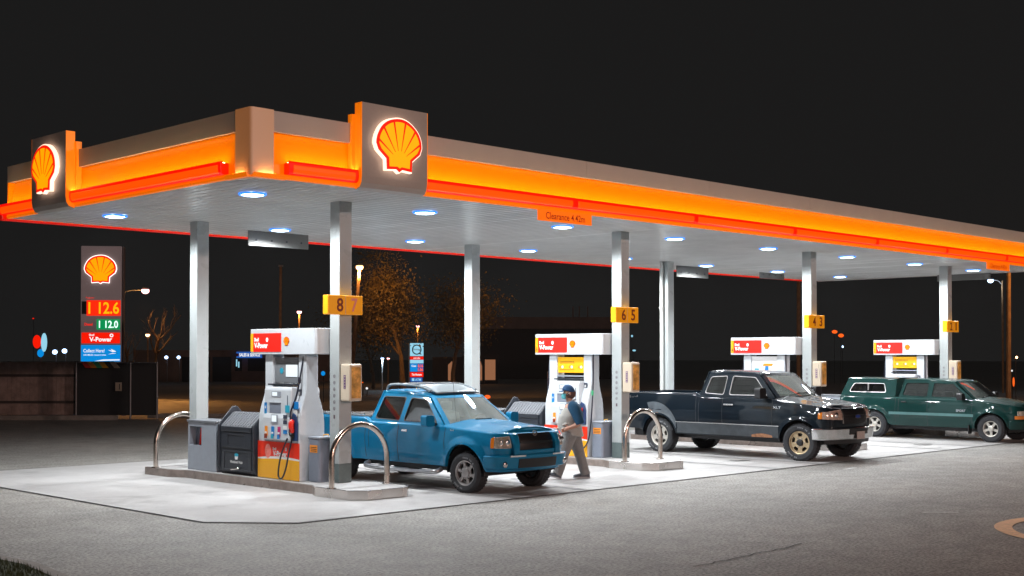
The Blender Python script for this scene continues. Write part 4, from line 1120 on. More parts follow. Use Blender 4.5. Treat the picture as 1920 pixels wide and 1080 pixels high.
    def mirror(s, root, x, z, m, w=.2, h=.17):
        for sd in (-1, 1):
            g = MB(); yy = s.hw - .02
            g.prism(round_poly([(yy + .02, z - .02), (yy + .02 + w, z - .03), (yy + w + .03, z + h), (yy + .04, z + h)], .05), lambda p, q, t: (x + t, sd * p, q), -.05, .09, m)
            o = g.build('wing_mirror', root, bevel=.02, seg=2)
            g = MB(); g.prism(round_poly([(yy + .04, z), (yy + w, z), (yy + w, z + h - .02), (yy + .06, z + h - .02)], .03), lambda p, q, t: (x - .052 + t, sd * p, q), -.003, .0, 'chrome'); g.build('mirror_glass', o)
            g = MB(); g.tube([(x + .03, sd * (yy - .07), z - .0), (x + .03, sd * (yy + .05), z + .03)], .03, 'trim_black', 8); g.build('mirror_arm', o)
    def wheels(s, root, style, rim_m, rim_r, steer=0.0, letters=True, front_m=None):
        for xw in (s.wf, s.wr):
            for sd in (-1, 1):
                rm = front_m if (front_m and xw == s.wf) else rim_m
                w = empty('wheel', (xw, sd * (s.hw - s.tw / 2 - .015), s.rw), R(steer) if xw == s.wf else 0); w.parent = root
                fn = lambda x, y, z, sd=sd: (x, sd * z, y)
                r = s.rw; h = s.tw / 2; rr = rim_r
                g = MB(); g.lathe([(rr - .02, -h + .03), (rr, h * -.85), (rr + .02, -h), (r - .045, -h - .008), (r - .015, -h + .015), (r, -h + .035), (r, h - .035), (r - .015, h - .015), (r - .045, h + .008), (rr + .02, h), (rr, h * .85), (rr - .02, h - .03)], 'tyre', 48, fn)
                # tread blocks
                for k in range(36):
                    for zc, dz in ((-h * .55, .02), (h * .55, -.02), (0, 0)):
                        a = 2 * math.pi * (k + (.5 if zc == 0 else 0)) / 36; hb = .028; da = .055
                        vs = []
                        for rad in (r - .004, r + .010):
                            for aa in (a - da, a + da):
                                for zz in (zc - hb, zc + hb): vs.append(fn(rad * math.cos(aa), rad * math.sin(aa), zz))
                        g.add(vs, [(4, 5, 7, 6), (0, 1, 5, 4), (2, 3, 7, 6), (0, 2, 6, 4), (1, 3, 7, 5)], 'tyre')
                if letters:
                    random.seed(4)
                    for a0, nn in ((.7, 9), (.7 + math.pi, 7)):
                        for k in range(nn):
                            a = a0 + k * .115; da = .035; ri, ro = r - .085, r - .055
                            if random.random() < .12: continue
                            vs = [fn(q * math.cos(b_), q * math.sin(b_), h + .009) for q, b_ in ((ri, a - da), (ro, a - da), (ro, a - da * .3), (ri, a - da * .3), (ri, a + da * .4), (ro, a + da * .4), (ro, a + da), (ri, a + da))]
                            g.add(vs, [(0, 1, 2, 3), (4, 5, 6, 7)], 'tyre_letters')
                g.build('tyre', w, angle=30)
                g = MB()
                # barrel and face
                g.lathe([(rr - .005, h * .86), (rr - .02, h * .80), (rr - .035, h * .3), (rr - .04, -h * .6)], rm, 40, fn)
                g.lathe([(rr - .035, -.01), (.07, -.01), (.0001, .0)], 'trim_black', 32, fn)
                f2 = lambda p, q, t, sd=sd: (p, sd * t, q)
                circ = lambda rad, n=40: [(rad * math.cos(2 * math.pi * k / n), rad * math.sin(2 * math.pi * k / n)) for k in range(n)]
                holes = []
                n_h = {'six': 6, 'five': 5, 'star': 5}[style]
                for k in range(n_h):
                    a = 2 * math.pi * (k + .25) / n_h
                    if style == 'six': ri, ro, d0, d1 = rr * .50, rr * .84, .30, .36
                    elif style == 'five': ri, ro, d0, d1 = rr * .52, rr * .80, .28, .34
                    else: ri, ro, d0, d1 = rr * .36, rr * .86, .22, .46
                    hp = [(ri * math.cos(a + t), ri * math.sin(a + t)) for t in (-d0, -d0 / 3, d0 / 3, d0)] + [(ro * math.cos(a + t), ro * math.sin(a + t)) for t in (d1, d1 / 2, 0, -d1 / 2, -d1)]
                    holes.append(round_poly(hp, .015, 2))
                g.plate(circ(rr - .012), holes, f2, h * .35, h * .62, rm)
                g.lathe([(.075, h * .6), (.072, h * .78), (.055, h * .84), (.0001, h * .84)], rm if style != 'five' else 'trim_black', 20, fn)
                for k in range(6):
                    a = 2 * math.pi * k / 6; g.lathe([(.011, h * .6), (.011, h * .7), (.0001, h * .71)], 'chrome', 8, lambda x, y, z, a=a, sd=sd: (x + .095 * math.cos(a), sd * z, y + .095 * math.sin(a)))
                g.build('rim', w, bevel=.003)
    def seam(s, root, xs, z0, z1, name='door_gap'):
        for sd in (-1, 1):
            g = MB()
            for x in xs:
                q = s.sx(x); s.patch(g, q - .006, q + .006, max(z0, s.zlow(x, -9) + .01), z1 if z1 else s.ztop(x) - .03, -.004, .0018, 'trim_black', 1, 10, sd)
            g.build(name, root)
    def handles(s, root, xs, z, m):
        for sd in (-1, 1):
            for x in xs:
                q = s.sx(x); g = MB(); s.patch(g, q - .07, q + .07, z - .018, z + .018, 0, .022, m, 4, 2, sd); g.build('door_handle', root, bevel=.005)

def arcs(root): pass
# ---- blue crew cab ----
def hood_blue(x, y): return .055 + .025 * math.exp(-(y / .45) ** 4)
A = dict(hw=.87, tail=-2.86, nose=2.27, wf=1.475, wr=-1.80, rw=.318, tw=.24, ra=.43, arch_k=1.08, rear_r=.12, nose_corner=1.93, nose_taper=.06, corner_w=.34, kn=.19, roof_drop=.07,
         sill=.40, sill_front=.36, sill_rear=.46, top=[(-2.9, 1.13), (-1.02, 1.13), (-1.01, 1.065), (.95, 1.065), (1.4, 1.03), (2.4, .96)], top_smooth=False, crease=.78, tumble=.05, tuck=.05, rake=.25,
         flare=.045, flare_w=.13, shoulder=.045, cowl=.93, cab_rear=-1.02, bed_z=.70, belt=1.065, roof=1.62, roof_r=.07, yb=.80, yr=.585, kw=.09,
         a_base=.94, a_top=.38, b_top=-.86, b_base=-.98, hood=hood_blue, paint='blue_paint', wtrim='trim_black', side_glass='glass_side', seat_x=[.05, -.75], seat_mat='seat_grey',
         windows=[[(.77, 1.09), (.33, 1.465), (-.08, 1.49), (-.10, 1.09)], [(-.20, 1.09), (-.20, 1.495), (-.80, 1.50), (-.86, 1.11)]])
def build_blue():
    root = empty('pickup_truck'); p = Pickup(A); p.body(root); p.cabin(root)
    p.wheels(root, 'six', 'alloy', .208, steer=6)
    p.seam(root, [-.16, 1.02], .38, None); p.seam(root, [-.93], .62, None)
    p.seam(root, [-1.03], .45, None, 'bed_gap')
    p.handles(root, [.02, -.80], .94, 'dull_chrome')
    p.mirror(root, .72, 1.06, 'blue_paint', .19, .16)
    L = p.L
    # front: grille, lamps, bumper
    g = MB(); p.whole(g, L - .40, .70, .955, .0, .012, 'grille_black'); gr = g.build('grille', root)
    g = MB(); p.whole(g, L - .36, .80, .835, .012, .03, 'chrome'); g.build('grille_bar', gr)
    g = MB(); p.whole(g, L - .46, lambda w: .60, lambda w: .70, .0, .05, 'blue_paint'); g.build('valance', root, bevel=.01)
    for sd in (-1, 1):
        g = MB(); p.patch(g, L - .52, L - .40, .62, .96, .0, .075, 'blue_paint', 4, 4, sd); g.build('brush_guard', root, bevel=.015)
        g = MB(); p.patch(g, L - .82, L - .53, lambda u: .735 - .0 * u, lambda u: .925 - .02 * (1 - u), .0, .014, 'lamp_lens', 8, 3, sd); h = g.build('headlight', root, bevel=.006)
        g = MB(); p.patch(g, L - .88, L - .825, .74, lambda u: .89 + .03 * u, .0, .012, 'amber', 4, 3, sd); g.build('turn_lens', h)
        for q in (L - .60, L - .70):
            c = p.skin(q, .83, .016, sd); g = MB(); g.ball(c, .045, 'chrome', 8, (.3, 1, 1)); g.build('reflector', h)
    g = MB(); p.whole(g, L - 1.02, .40, .66, .0, lambda: 0 or .10 if False else .09, 'blue_paint', 16, 5) if False else p.whole(g, L - .98, lambda w: .385 + .03 * w, lambda w: .64 - .02 * w, .0, .085, 'blue_paint', 16, 5); bp = g.build('front_bumper', root, bevel=.02)
    g = MB(); p.whole(g, L - .42, .42, .565, .085, .095, 'grille_black'); g.build('air_intake', bp)
    for sd in (-1, 1):
        c = p.skin(L - .66, .485, .088, sd); g = MB(); g.ball(c, .05, 'chrome', 8, (.4, 1, 1)); g.build('fog_lamp', bp)
        g = MB(); p.patch(g, L - .60, L - .30, .60, .625, .085, .10, 'chrome', 6, 1, sd); g.build('bumper_trim', bp)
    c = p.skin(L, .955, .02); g = MB(); g.plate([(.05 * math.cos(a * math.pi / 10), .045 * math.sin(a * math.pi / 10)) for a in range(20)], [[(.036 * math.cos(a * math.pi / 10), .03 * math.sin(a * math.pi / 10)) for a in range(20)]], lambda a, b_, t: (c[0] + t, a, c[2] + b_), 0, .012, 'chrome')
    g.box(c[0], c[0] + .012, -.055, .055, c[2] - .008, c[2] + .008, 'chrome'); g.build('badge', root)
    for sd in (-1, 1):
        g = MB(); q = p.sx(1.18); c = p.skin(q, .99, .004, sd); put_text(g, '4x4', c, (-sd * -1, 0, 0) if sd > 0 else (1, 0, 0), (0, 0, 1), .09, .03, 'chrome', 0.02); g.build('badge', root)
        # step bars
        g = MB(); y = sd * (p.hw + .03); g.tube(smooth_path([(-1.0, y - sd * .12, .36), (-.92, y, .30), (0, y, .29), (.78, y, .30), (.86, y - sd * .12, .34)], 5), .04, 'step_metal', 12); st = g.build('step_bar', root)
        g = MB()
        for x in (-.45, .35): g.box(x - .13, x + .13, y - .035, y + .035, .325, .338, 'trim_black')
        g.build('step_pad', st)
    # roof rack with airdam
    g = MB(); zz = 1.60
    for sd in (-1, 1):
        g = MB(); g.tube(smooth_path([(-.80, sd * .56, zz + .0), (-.72, sd * .56, zz + .085), (-.4, sd * .56, zz + .10), (.0, sd * .54, zz + .075), (.30, sd * .52, zz + .0)], 6), .022, 'rack_grey', 10); g.build('rack_rail', root)
    for x in (-.5, -.15): g = MB(); g.tube([(x, -.56, zz + .10), (x, 0, zz + .115), (x, .56, zz + .10)], .016, 'step_metal', 8); g.build('rack_crossbar', root)
    g = MB(); g.grid(lambda u, v: (-.08 + .50 * v + .05 * (1 - (2 * u - 1) ** 2), (2 * u - 1) * (.46 + .03 * v), zz + .085 - .13 * v ** 1.3 + .015 * (1 - (2 * u - 1) ** 2)), 12, 6, 'rack_grey'); g.build('rack_fairing', root, solid=.02)
    # bed rail rack and a long whip aerial
    for sd in (-1, 1): g = MB(); g.tube([(-2.6, sd * .78, 1.18), (-1.15, sd * .78, 1.18)], .015, 'dull_chrome', 8); g.build('bed_rail', root)
    g = MB(); g.box(-2.5, -1.15, -.66, .66, 1.00, 1.15, 'trim_black'); g.build('bed_load_cover', root, bevel=.02)
    g = MB(); g.tube([(1.05, -.62, 1.13), (.98, -.63, 1.75)], .003, 'trim_black', 5); g.build('aerial', root)
    g = MB(); g.box(-2.94, -2.84, -.83, .85, .44, .60, 'dull_chrome'); g.build('rear_bumper', root, bevel=.02)
    return root
# ---- dark extended cab ----
def hood_navy(x, y): return .05 + .02 * math.exp(-((abs(y) - .5) / .18) ** 2)
B = dict(hw=.97, tail=-3.02, nose=2.64, wf=1.84, wr=-1.84, rw=.385, tw=.26, ra=.48, arch_k=.98, rear_r=.10, nose_corner=2.24, nose_taper=.06, corner_w=.34, kn=.26,
         sill=.44, sill_front=.42, sill_rear=.52, top=[(-3.1, 1.36), (-.80, 1.36), (-.79, 1.31), (1.15, 1.30), (1.7, 1.22), (2.7, 1.10)], top_smooth=False, crease=.97, tumble=.06, tuck=.05, rake=.12,
         flare=.03, flare_w=.10, shoulder=.05, cowl=1.14, cab_rear=-.79, bed_z=.82, belt=1.31, roof=1.88, roof_r=.08, yb=.87, yr=.66, kw=.10,
         a_base=1.22, a_top=.72, b_top=-.66, b_base=-.76, hood=hood_navy, paint='navy_paint', wtrim='alloy', side_glass='glass_side', seat_x=[.12, -.55], seat_mat='seat_dark',
         windows=[[(1.02, 1.335), (.62, 1.73), (.02, 1.755), (.02, 1.335)], [(-.12, 1.335), (-.12, 1.755), (-.56, 1.73), (-.63, 1.36)]])
def build_navy():
    root = empty('pickup_truck'); p = Pickup(B); p.body(root); p.cabin(root)
    p.wheels(root, 'five', 'alloy_light', .245, steer=3, front_m='alloy_gold')
    p.seam(root, [-.09, 1.19], .42, None); p.seam(root, [-.72], .50, None); p.seam(root, [-.80], .50, None, 'bed_gap')
    p.handles(root, [.14, .02], 1.13, 'dull_chrome')
    p.mirror(root, .98, 1.31, 'trim_black', .24, .20)
    L = p.L
    for sd in (-1, 1):
        g = MB(); p.patch(g, p.sx(-1.33), p.sx(1.34), .46, .70, .0005, .004, 'navy_low', 30, 2, sd); g.build('two_tone_sill', root)
        g = MB(); p.patch(g, p.sx(-1.36), p.sx(1.36), .70, .715, .0005, .010, 'dull_chrome', 30, 1, sd); g.build('body_line', root)
    # reflection band painted over the rear arch, and rust, on the camera side
    q0 = p.sx(-1.95)
    g = MB(); random.seed(8)
    def arcpatch(g, xa, xb, lo, hi, m, t=.002): p.patch(g, p.sx(xa), p.sx(xb), lo, hi, .0005, t, m, 10, 3, -1)
    g.grid(lambda u, v: p.skin(p.sx(p.wr + (p.ra + .03 + v * (.30 - .26 * u)) * math.cos(R(115 - 95 * u))), p.rw + (p.ra + .03 + v * (.30 - .26 * u)) * math.sin(R(115 - 95 * u)), .0025, -1), 20, 4, 'painted_reflection'); 
    g.build('reflection_band', root)
    g = MB(); arcpatch(g, -2.12, -1.84, lambda u: .875 + .02 * u, lambda u: .93 + .05 * math.sin(u * 9) * .5, 'rust', .003); g.build('rust_patch', root)
    g = MB(); arcpatch(g, .66, 1.18, lambda u: .455, lambda u: .50 + .035 * math.sin(u * math.pi), 'rust', .006); g.build('rust_patch', root)
    g = MB(); c = p.skin(p.sx(-2.62), 1.245, .004, -1); put_text(g, '4x4', c, (1, 0, 0), (0, 0, 1), .30, .08, 'dull_chrome', 0.0); g.build('decal', root)
    g = MB(); c = p.skin(p.sx(1.32), 1.10, .012, -1); put_text(g, 'XLT', c, (1, 0, 0), (0, 0, 1), .20, .05, 'dull_chrome', 0.02); g.build('badge', root)
    # front
    g = MB(); p.whole(g, L - .44, .78, 1.075, .0, .012, 'grille_black'); gr = g.build('grille', root)
    g = MB()
    for z in (.83, .89, .95, 1.01): p.whole(g, L - .42, z, z + .012, .012, .022, 'trim_black', 12, 1)
    g.build('grille_slats', gr)
    g = MB(); p.whole(g, L - .46, 1.075, 1.10, .0, .024, 'navy_paint', 12, 1); g.build('grille_surround', gr)
    c = p.skin(L, .93, .026); g = MB(); g.prism([(.11 * math.cos(a * math.pi / 12), .045 * math.sin(a * math.pi / 12)) for a in range(24)], lambda a, b_, t: (c[0] + t, a, c[2] + b_), 0, .012, 'chrome')
    g.prism([(.095 * math.cos(a * math.pi / 12), .034 * math.sin(a * math.pi / 12)) for a in range(24)], lambda a, b_, t: (c[0] + t, a, c[2] + b_), .0125, .016, 'logo_blue'); g.build('oval_badge', gr)
    for sd in (-1, 1):
        g = MB(); p.patch(g, L - .98, L - .48, lambda u: .885 - .02 * u, lambda u: 1.03 + .05 * u, .0, .014, 'lamp_lens_pink', 10, 3, sd); h = g.build('headlight', root, bevel=.006)
        g = MB(); p.patch(g, L - 1.07, L - .985, .89, lambda u: 1.00 + .03 * u, .0, .012, 'amber', 4, 3, sd); g.build('turn_lens', h)
        c = p.skin(L - .66, .97, .016, sd); g = MB(); g.ball(c, .06, 'chrome', 8, (.4, 1, 1)); g.build('reflector', h)
        g = MB(); p.patch(g, L - .478, L - .445, .79, 1.09, .0, .02, 'dull_chrome', 2, 5, sd); g.build('lamp_trim', h)
    g = MB(); p.whole(g, L - 1.18, lambda w: .455, lambda w: .70 - .01 * w, .0, .10, 'dull_chrome', 18, 5); bp = g.build('front_bumper', root, bevel=.02)
    g = MB(); p.whole(g, L - .34, .56, .68, .101, .112, 'trim_black'); g.build('bumper_insert', bp)
    c = p.skin(L, .56, .12); g = MB(); g.box(c[0], c[0] + .012, -.155, .155, .46, .62, 'plate_white'); pl = g.build('licence_plate', root)
    g = MB(); p.whole(g, L - .95, .37, .455, -.03, .03, 'trim_black'); g.build('lower_valance', root)
    g = MB(); g.box(-3.12, -3.0, -.93, .93, .52, .72, 'dull_chrome'); g.build('rear_bumper', root, bevel=.02)
    for sd in (-1, 1): g = MB(); g.box(-1.45, -1.43, sd * .90 - .1, sd * .90 + .08, .30, .52, 'trim_black'); g.build('mud_flap', root)
    # cowl debris is left to the bonnet paint; roof lamp seam
    g = MB(); g.tube([(1.35, .78, 1.33), (1.25, .80, 2.0)], .003, 'trim_black', 5); g.build('aerial', root)
    return root
# ---- green crew cab with topper ----
def hood_green(x, y): return .045 + .02 * math.exp(-(y / .4) ** 4)
C = dict(hw=.88, tail=-2.72, nose=2.42, wf=1.62, wr=-1.62, rw=.345, tw=.23, ra=.42, arch_k=.98, rear_r=.10, nose_corner=2.10, nose_taper=.07, corner_w=.36, kn=.14,
         sill=.34, sill_front=.34, sill_rear=.42, top=[(-2.8, 1.10), (-.98, 1.10), (-.97, 1.08), (1.1, 1.08), (1.6, 1.03), (2.5, .90)], top_smooth=False, crease=.74, tumble=.05, tuck=.05, rake=.3,
         flare=.035, flare_w=.12, shoulder=.05, cowl=1.08, cab_rear=-.97, bed_z=.65, belt=1.08, roof=1.60, roof_r=.07, yb=.79, yr=.62, kw=.09,
         a_base=1.14, a_top=.58, b_top=-.84, b_base=-.94, hood=hood_green, paint='green_paint', wtrim='green_paint', side_glass='glass_side', seat_x=[.15, -.65], seat_mat='seat_dark',
         windows=[[(.98, 1.105), (.55, 1.475), (.0, 1.485), (-.02, 1.105)], [(-.12, 1.105), (-.12, 1.485), (-.78, 1.48), (-.84, 1.13)]])
def build_green():
    root = empty('pickup_truck'); p = Pickup(C); p.body(root); p.cabin(root)
    p.wheels(root, 'star', 'alloy_light', .205, letters=False)
    p.seam(root, [-.08, 1.14], .36, None); p.seam(root, [-.90], .55, None); p.seam(root, [-.99], .42, None, 'bed_gap')
    p.handles(root, [.08, -.75], .97, 'trim_black')
    p.mirror(root, .88, 1.08, 'trim_black', .20, .15)
    L = p.L
    for sd in (-1, 1):
        g = MB(); p.patch(g, p.sx(-1.17), p.sx(1.18), .63, .70, .0005, .014, 'green_grey', 30, 2, sd); g.build('side_moulding', root)
        g = MB(); p.patch(g, L - .80, L - .42, .69, lambda u: .80 + .02 * u, .0, .014, 'lamp_lens', 8, 3, sd); h = g.build('headlight', root, bevel=.006)
        g = MB(); p.patch(g, L - .86, L - .42, .60, .682, .0, .013, 'amber', 8, 2, sd); g.build('turn_lens', h)
        g = MB(); g.box(1.17 - .62 + .5, 1.17 - .6 + .5, sd * .80 - .1, sd * .80 + .08, .20, .42, 'trim_black'); g.build('mud_flap', root)
        g = MB(); c = p.skin(p.sx(.85), .78, .006, sd); put_text(g, 'SPORT', c, (1, 0, 0) if sd < 0 else (-1, 0, 0), (0, 0, 1), .26, .06, 'dull_chrome', 0.03); g.build('decal', root)
    g = MB(); p.whole(g, L - .40, .62, .82, .0, .012, 'grille_black'); g.build('grille', root)
    g = MB(); p.whole(g, L - .98, lambda w: .34, lambda w: .56, .0, .09, 'green_paint', 16, 5); g.build('front_bumper', root, bevel=.02)
    g = MB(); g.box(-2.82, -2.70, -.84, .84, .42, .60, 'trim_black'); g.build('rear_bumper', root, bevel=.02)
    # topper over the bed
    z0, z1 = 1.105, 1.60; x0, x1 = -2.66, -1.02
    tp = empty('topper'); tp.parent = root
    hole = round_poly([(-2.42, 1.20), (-1.30, 1.20), (-1.38, 1.45), (-2.30, 1.45)], .06)
    for sd in (-1, 1):
        fn = lambda p_, q, t, sd=sd: (p_, sd * (.80 - (q - z0) * .30 - t), q)
        g = MB(); g.plate(round_poly([(x0, z0), (x1, z0), (x1 - .02, z1 - .07), (x0 + .16, z1 - .07)], .03), [hole], fn, 0, .03, 'green_paint'); g.build('topper_side', tp)
        g = MB(); g.prism(hole, fn, .012, .018, 'glass_dark'); w = g.build('topper_window', tp)
        inn = [(-1.86 + (a + 1.86) * .965, 1.325 + (b_ - 1.325) * .88) for a, b_ in hole]
        g = MB(); g.plate(hole, [inn], fn, -.006, .02, 'alloy'); g.box(-1.87, -1.84, min(fn(0, 1.32, -.006)[1], fn(0, 1.32, .02)[1]), max(fn(0, 1.32, -.006)[1], fn(0, 1.32, .02)[1]), 1.205, 1.445, 'alloy'); g.build('window_frame', w)
    def rf(u, v):
        a = math.pi * v; c = math.cos(a); y = (1 if c >= 0 else -1) * abs(c) ** .3 * (.80 - .425 * .30); return (x0 + .16 + (x1 - .02 - x0 - .16) * u, y, z1 - .07 + .07 * max(0, math.sin(a)) ** .55)
    g = MB(); g.grid(rf, 8, 28, 'green_paint'); g.build('topper_roof', tp, angle=60)
    g = MB(); g.add([(x0, -.80, z0), (x0, .80, z0), (x0 + .16, .66, z1 - .02), (x0 + .16, -.66, z1 - .02)], [(0, 1, 2, 3)], 'glass_dark'); g.add([(x1, -.80, z0), (x1, .80, z0), (x1 - .02, .66, z1 - .03), (x1 - .02, -.66, z1 - .03)], [(0, 1, 2, 3)], 'green_paint'); g.build('topper_end', tp)
    return root
VZ = R(-90)
def place(o, r, d, D, label):
    # (r, d): right and depth of the front right wheel's outer contact from the camera; D: half wheelbase back along +Y
    x = (r + d) / math.sqrt(2); y = (d - r) / math.sqrt(2); return x, y
t = build_blue(); x, y = place(t, -.785, 20.35, 0, ''); t.location = (x + .87, y + 1.475, 0.008); t.rotation_euler = (0, 0, VZ)
tag(t, 'bright blue crew cab pickup with roof rack parked at the nearest island', 'pickup truck')
t = build_navy(); x, y = place(t, 5.95, 26.5, 0, ''); t.location = (x + .97, y + 1.84, 0.008); t.rotation_euler = (0, 0, VZ)
tag(t, 'worn dark navy pickup with gold front wheels and chrome bumper', 'pickup truck')
t = build_green(); x, y = place(t, 12.08, 32.2, 0, ''); t.location = (x + .88, y + 1.62, 0.008); t.rotation_euler = (0, 0, VZ)
tag(t, 'dark green crew cab pickup with matching topper at the farthest island', 'pickup truck')
# ---------------- surroundings ----------------
M['fence_wood'] = mat('fence_wood', (0.34, 0.25, 0.22), 0.85, noise=0.4, nscale=3)
M['fence_rail'] = mat('fence_rail', (0.06, 0.045, 0.04), 0.85)
M['screen_black'] = mat('screen_black', (0.02, 0.02, 0.022), 0.8)
M['galv'] = mat('galv', (0.25, 0.25, 0.26), 0.5, metal=0.5)
M['sign_grey'] = mat('sign_grey', (0.25, 0.19, 0.19), 0.5, emit=(1, 0.75, 0.75), es=0.07)
M['sign_side'] = mat('sign_side', (0.12, 0.09, 0.09), 0.5)
M['price_red'] = glow('price_red', (1.0, 0.02, 0.0), 1.0)
M['price_orange'] = glow('price_orange', (1.0, 0.33, 0.0), 1.5)
M['price_green'] = glow('price_green', (0.0, 0.35, 0.10), 0.8)
M['price_white'] = glow('price_white', (0.75, 1.0, 0.9), 1.4)
M['lit_red'] = glow('lit_red', (1.0, 0.01, 0.0), 0.95)
M['lit_blue'] = glow('lit_blue', (0.0, 0.30, 0.85), 0.85)
M['lit_white'] = glow('lit_white', (1, 1, 1), 1.0)
M['lit_cyan'] = glow('lit_cyan', (0.35, 0.75, 0.95), 0.9)
M['lit_darkblue'] = glow('lit_darkblue', (0.02, 0.12, 0.5), 0.8)
M['lit_orange'] = glow('lit_orange', (1.0, 0.12, 0.01), 1.2)
M['sodium'] = glow('sodium', (1.0, 0.50, 0.22), 9.0)
M['sodium_pink'] = glow('sodium_pink', (1.0, 0.45, 0.45), 5.0)
M['cool_globe'] = glow('cool_globe', (0.45, 0.65, 1.0), 5.0)
M['bark'] = mat('bark', (0.16, 0.11, 0.07), 0.9, noise=0.4, nscale=6)
M['wood_pole'] = mat('wood_pole', (0.30, 0.18, 0.09), 0.85, noise=0.4, nscale=3)
M['leaf'] = mat('leaf', (0.16, 0.11, 0.03), 0.7, noise=0.4, nscale=4)
M['wall_brown'] = mat('wall_brown', (0.22, 0.16, 0.14), 0.8, noise=0.2, nscale=1)
M['wall_dark'] = mat('wall_dark', (0.05, 0.04, 0.04), 0.9)
M['window_dark'] = mat('window_dark', (0.015, 0.015, 0.018), 0.3)
HR = R(-45)   # local x = to the camera's right, y = away from the camera
def at(r, d, z=0.0): return (*P(r, d), z)
# board fence
f_ = empty('board_fence', at(-20.2, 45), HR)
g = MB(); random.seed(2)
for k in range(62):
    x = -4.9 + k * .158; g.box(x, x + .152, random.uniform(-.006, .006), .025, .12, 1.98 + random.uniform(-.01, .01), 'fence_wood')
g.build('boards', f_)
for z in (1.46, .52): g = MB(); g.box(-4.9, 4.9, -.05, -.012, z, z + .09, 'fence_rail'); g.build('rail', f_)
for x in (-4.8, -2.4, 0, 2.4, 4.8): g = MB(); g.box(x - .05, x + .05, .03, .12, 0, 2.0, 'fence_rail'); g.build('fence_post', f_)
tag(f_, 'brown board fence with dark rails at the left edge of the lot', 'fence')
k_ = MB(); k_.box(-6, 6, -.1, .1, 0, .16, 'kerb'); o = k_.build('kerb_line', None); o.location = at(-19.5, 43.6); o.rotation_euler = (0, 0, HR); tag(o, kind='structure')
k_ = MB(); k_.box(-4.5, 4.5, -.1, .1, 0, .14, 'kerb'); o = k_.build('kerb_line', None); o.location = at(-8.5, 45.5); o.rotation_euler = (0, 0, HR); tag(o, kind='structure')
# dark screened enclosure
e_ = empty('screened_enclosure', at(-13.8, 44.6), HR)
g = MB(); g.box(-1.45, 1.4, 0, .03, .12, 1.95, 'screen_black'); g.build('screen', e_)
for x in (-1.45, .45, 1.38): g = MB(); g.tube([(x, -.04, 0), (x, -.04, 1.98)], .03, 'galv', 8); g.build('fence_post', e_)
g = MB(); g.tube([(-1.45, -.04, 1.96), (1.38, -.04, 1.96)], .02, 'galv', 8); g.build('top_rail', e_)
tag(e_, 'black screened enclosure below the tall price sign', 'enclosure')
g = MB(); g.box(-.11, .11, -.01, .01, -.15, .15, 'beige'); g.box(.02, .05, -.013, -.0101, -.1, .1, 'dark_grey'); o = g.build('notice_board'); o.location = at(-13.75, 44.5, 1.12); o.rotation_euler = (0, 0, HR); tag(o, 'small pale notice fixed on the black screened enclosure', 'notice')
g = MB()
for k, m_ in enumerate(('lit_red', 'orange_sticker', 'green_sticker', 'yellow', 'screen_black', 'beige')):
    g.add([(-.62 + .2 * k, -.05, .22), (-.42 + .2 * k, -.05, .22), (-.16 + .2 * k, -.3, .0), (-.36 + .2 * k, -.3, .0)], [(0, 1, 2, 3)], m_ if m_ != 'lit_red' else 'red')
o = g.build('striped_awning', solid=.01); o.location = at(-14.45, 44.5, 1.78); o.rotation_euler = (0, 0, HR); tag(o, 'small sloping awning striped red, orange and green under the price sign', 'awning')

# tall price sign
ps = empty('price_sign', at(-17.77, 55), HR + R(8))
g = MB(); g.box(-.85, .85, 0, .38, 1.7, 6.95, 'sign_grey'); g.build('cabinet', ps, bevel=.03)
g = MB(); g.box(.855, .95, .02, .36, 1.7, 6.93, 'sign_side'); g.build('side_casing', ps, bevel=.02)
g = MB(); g.box(-.7, .7, .05, .33, 0, 1.7, 'sign_side'); g.build('pylon', ps)
emblem('scallop_emblem', ps, (-.02, -.01, 5.93), (1, 0, 0), (0, 0, 1), (0, -1, 0), 1.20, 'emblem_rim_white', dep=.08)
f2 = lambda p, q, t: (p, -.005 - t, q)
def rc(a, b_, c, d): return [(a, c), (b_, c), (b_, d), (a, d)]
g = MB(); g.prism(rc(-.80, -.60, 4.00, 4.55), f2, 0, .02, 'black'); g.prism(rc(-.60, .82, 3.93, 4.60), f2, 0, .02, 'price_red'); p1 = g.build('price_panel', ps)
g = MB(); put_text(g, '1 12.6', (.12, -.03, 4.27), (1, 0, 0), (0, 0, 1), 1.28, .52, 'price_orange', .02); g.build('price_digits', p1)
g = MB(); g.prism(rc(-.18, .80, 3.33, 3.78), f2, 0, .02, 'price_green'); p2 = g.build('price_panel', ps)
g = MB(); put_text(g, '1 12.0', (.32, -.03, 3.56), (1, 0, 0), (0, 0, 1), .80, .32, 'price_white', .02); g.build('price_digits', p2)
g = MB(); put_text(g, 'Diesel', (-.52, -.01, 3.56), (1, 0, 0), (0, 0, 1), .34, .12, 'lit_red', .02); g.build('lettering', ps); g = MB(); put_text(g, 'Regular', (-.45, -.01, 4.70), (1, 0, 0), (0, 0, 1), .36, .08, 'price_red', .0); g.build('lettering', ps)
g = MB(); g.prism(rc(-.80, .80, 2.74, 3.20), f2, 0, .03, 'lit_red'); p3 = g.build('livery_panel', ps)
g = MB(); put_text(g, 'V-Power', (0, -.04, 2.91), (1, 0, 0), (0, 0, 1), .95, .20, 'lit_white', .03); put_text(g, 'Shell', (-.38, -.04, 3.10), (1, 0, 0), (0, 0, 1), .22, .09, 'lit_white', .02)
g.plate([(.45 + .08 * math.cos(a * math.pi / 8), 3.08 + .08 * math.sin(a * math.pi / 8)) for a in range(16)], [[(.45 + .035 * math.cos(a * math.pi / 8), 3.08 + .035 * math.sin(a * math.pi / 8)) for a in range(16)]], f2, .031, .036, 'lit_white'); g.build('lettering', p3)
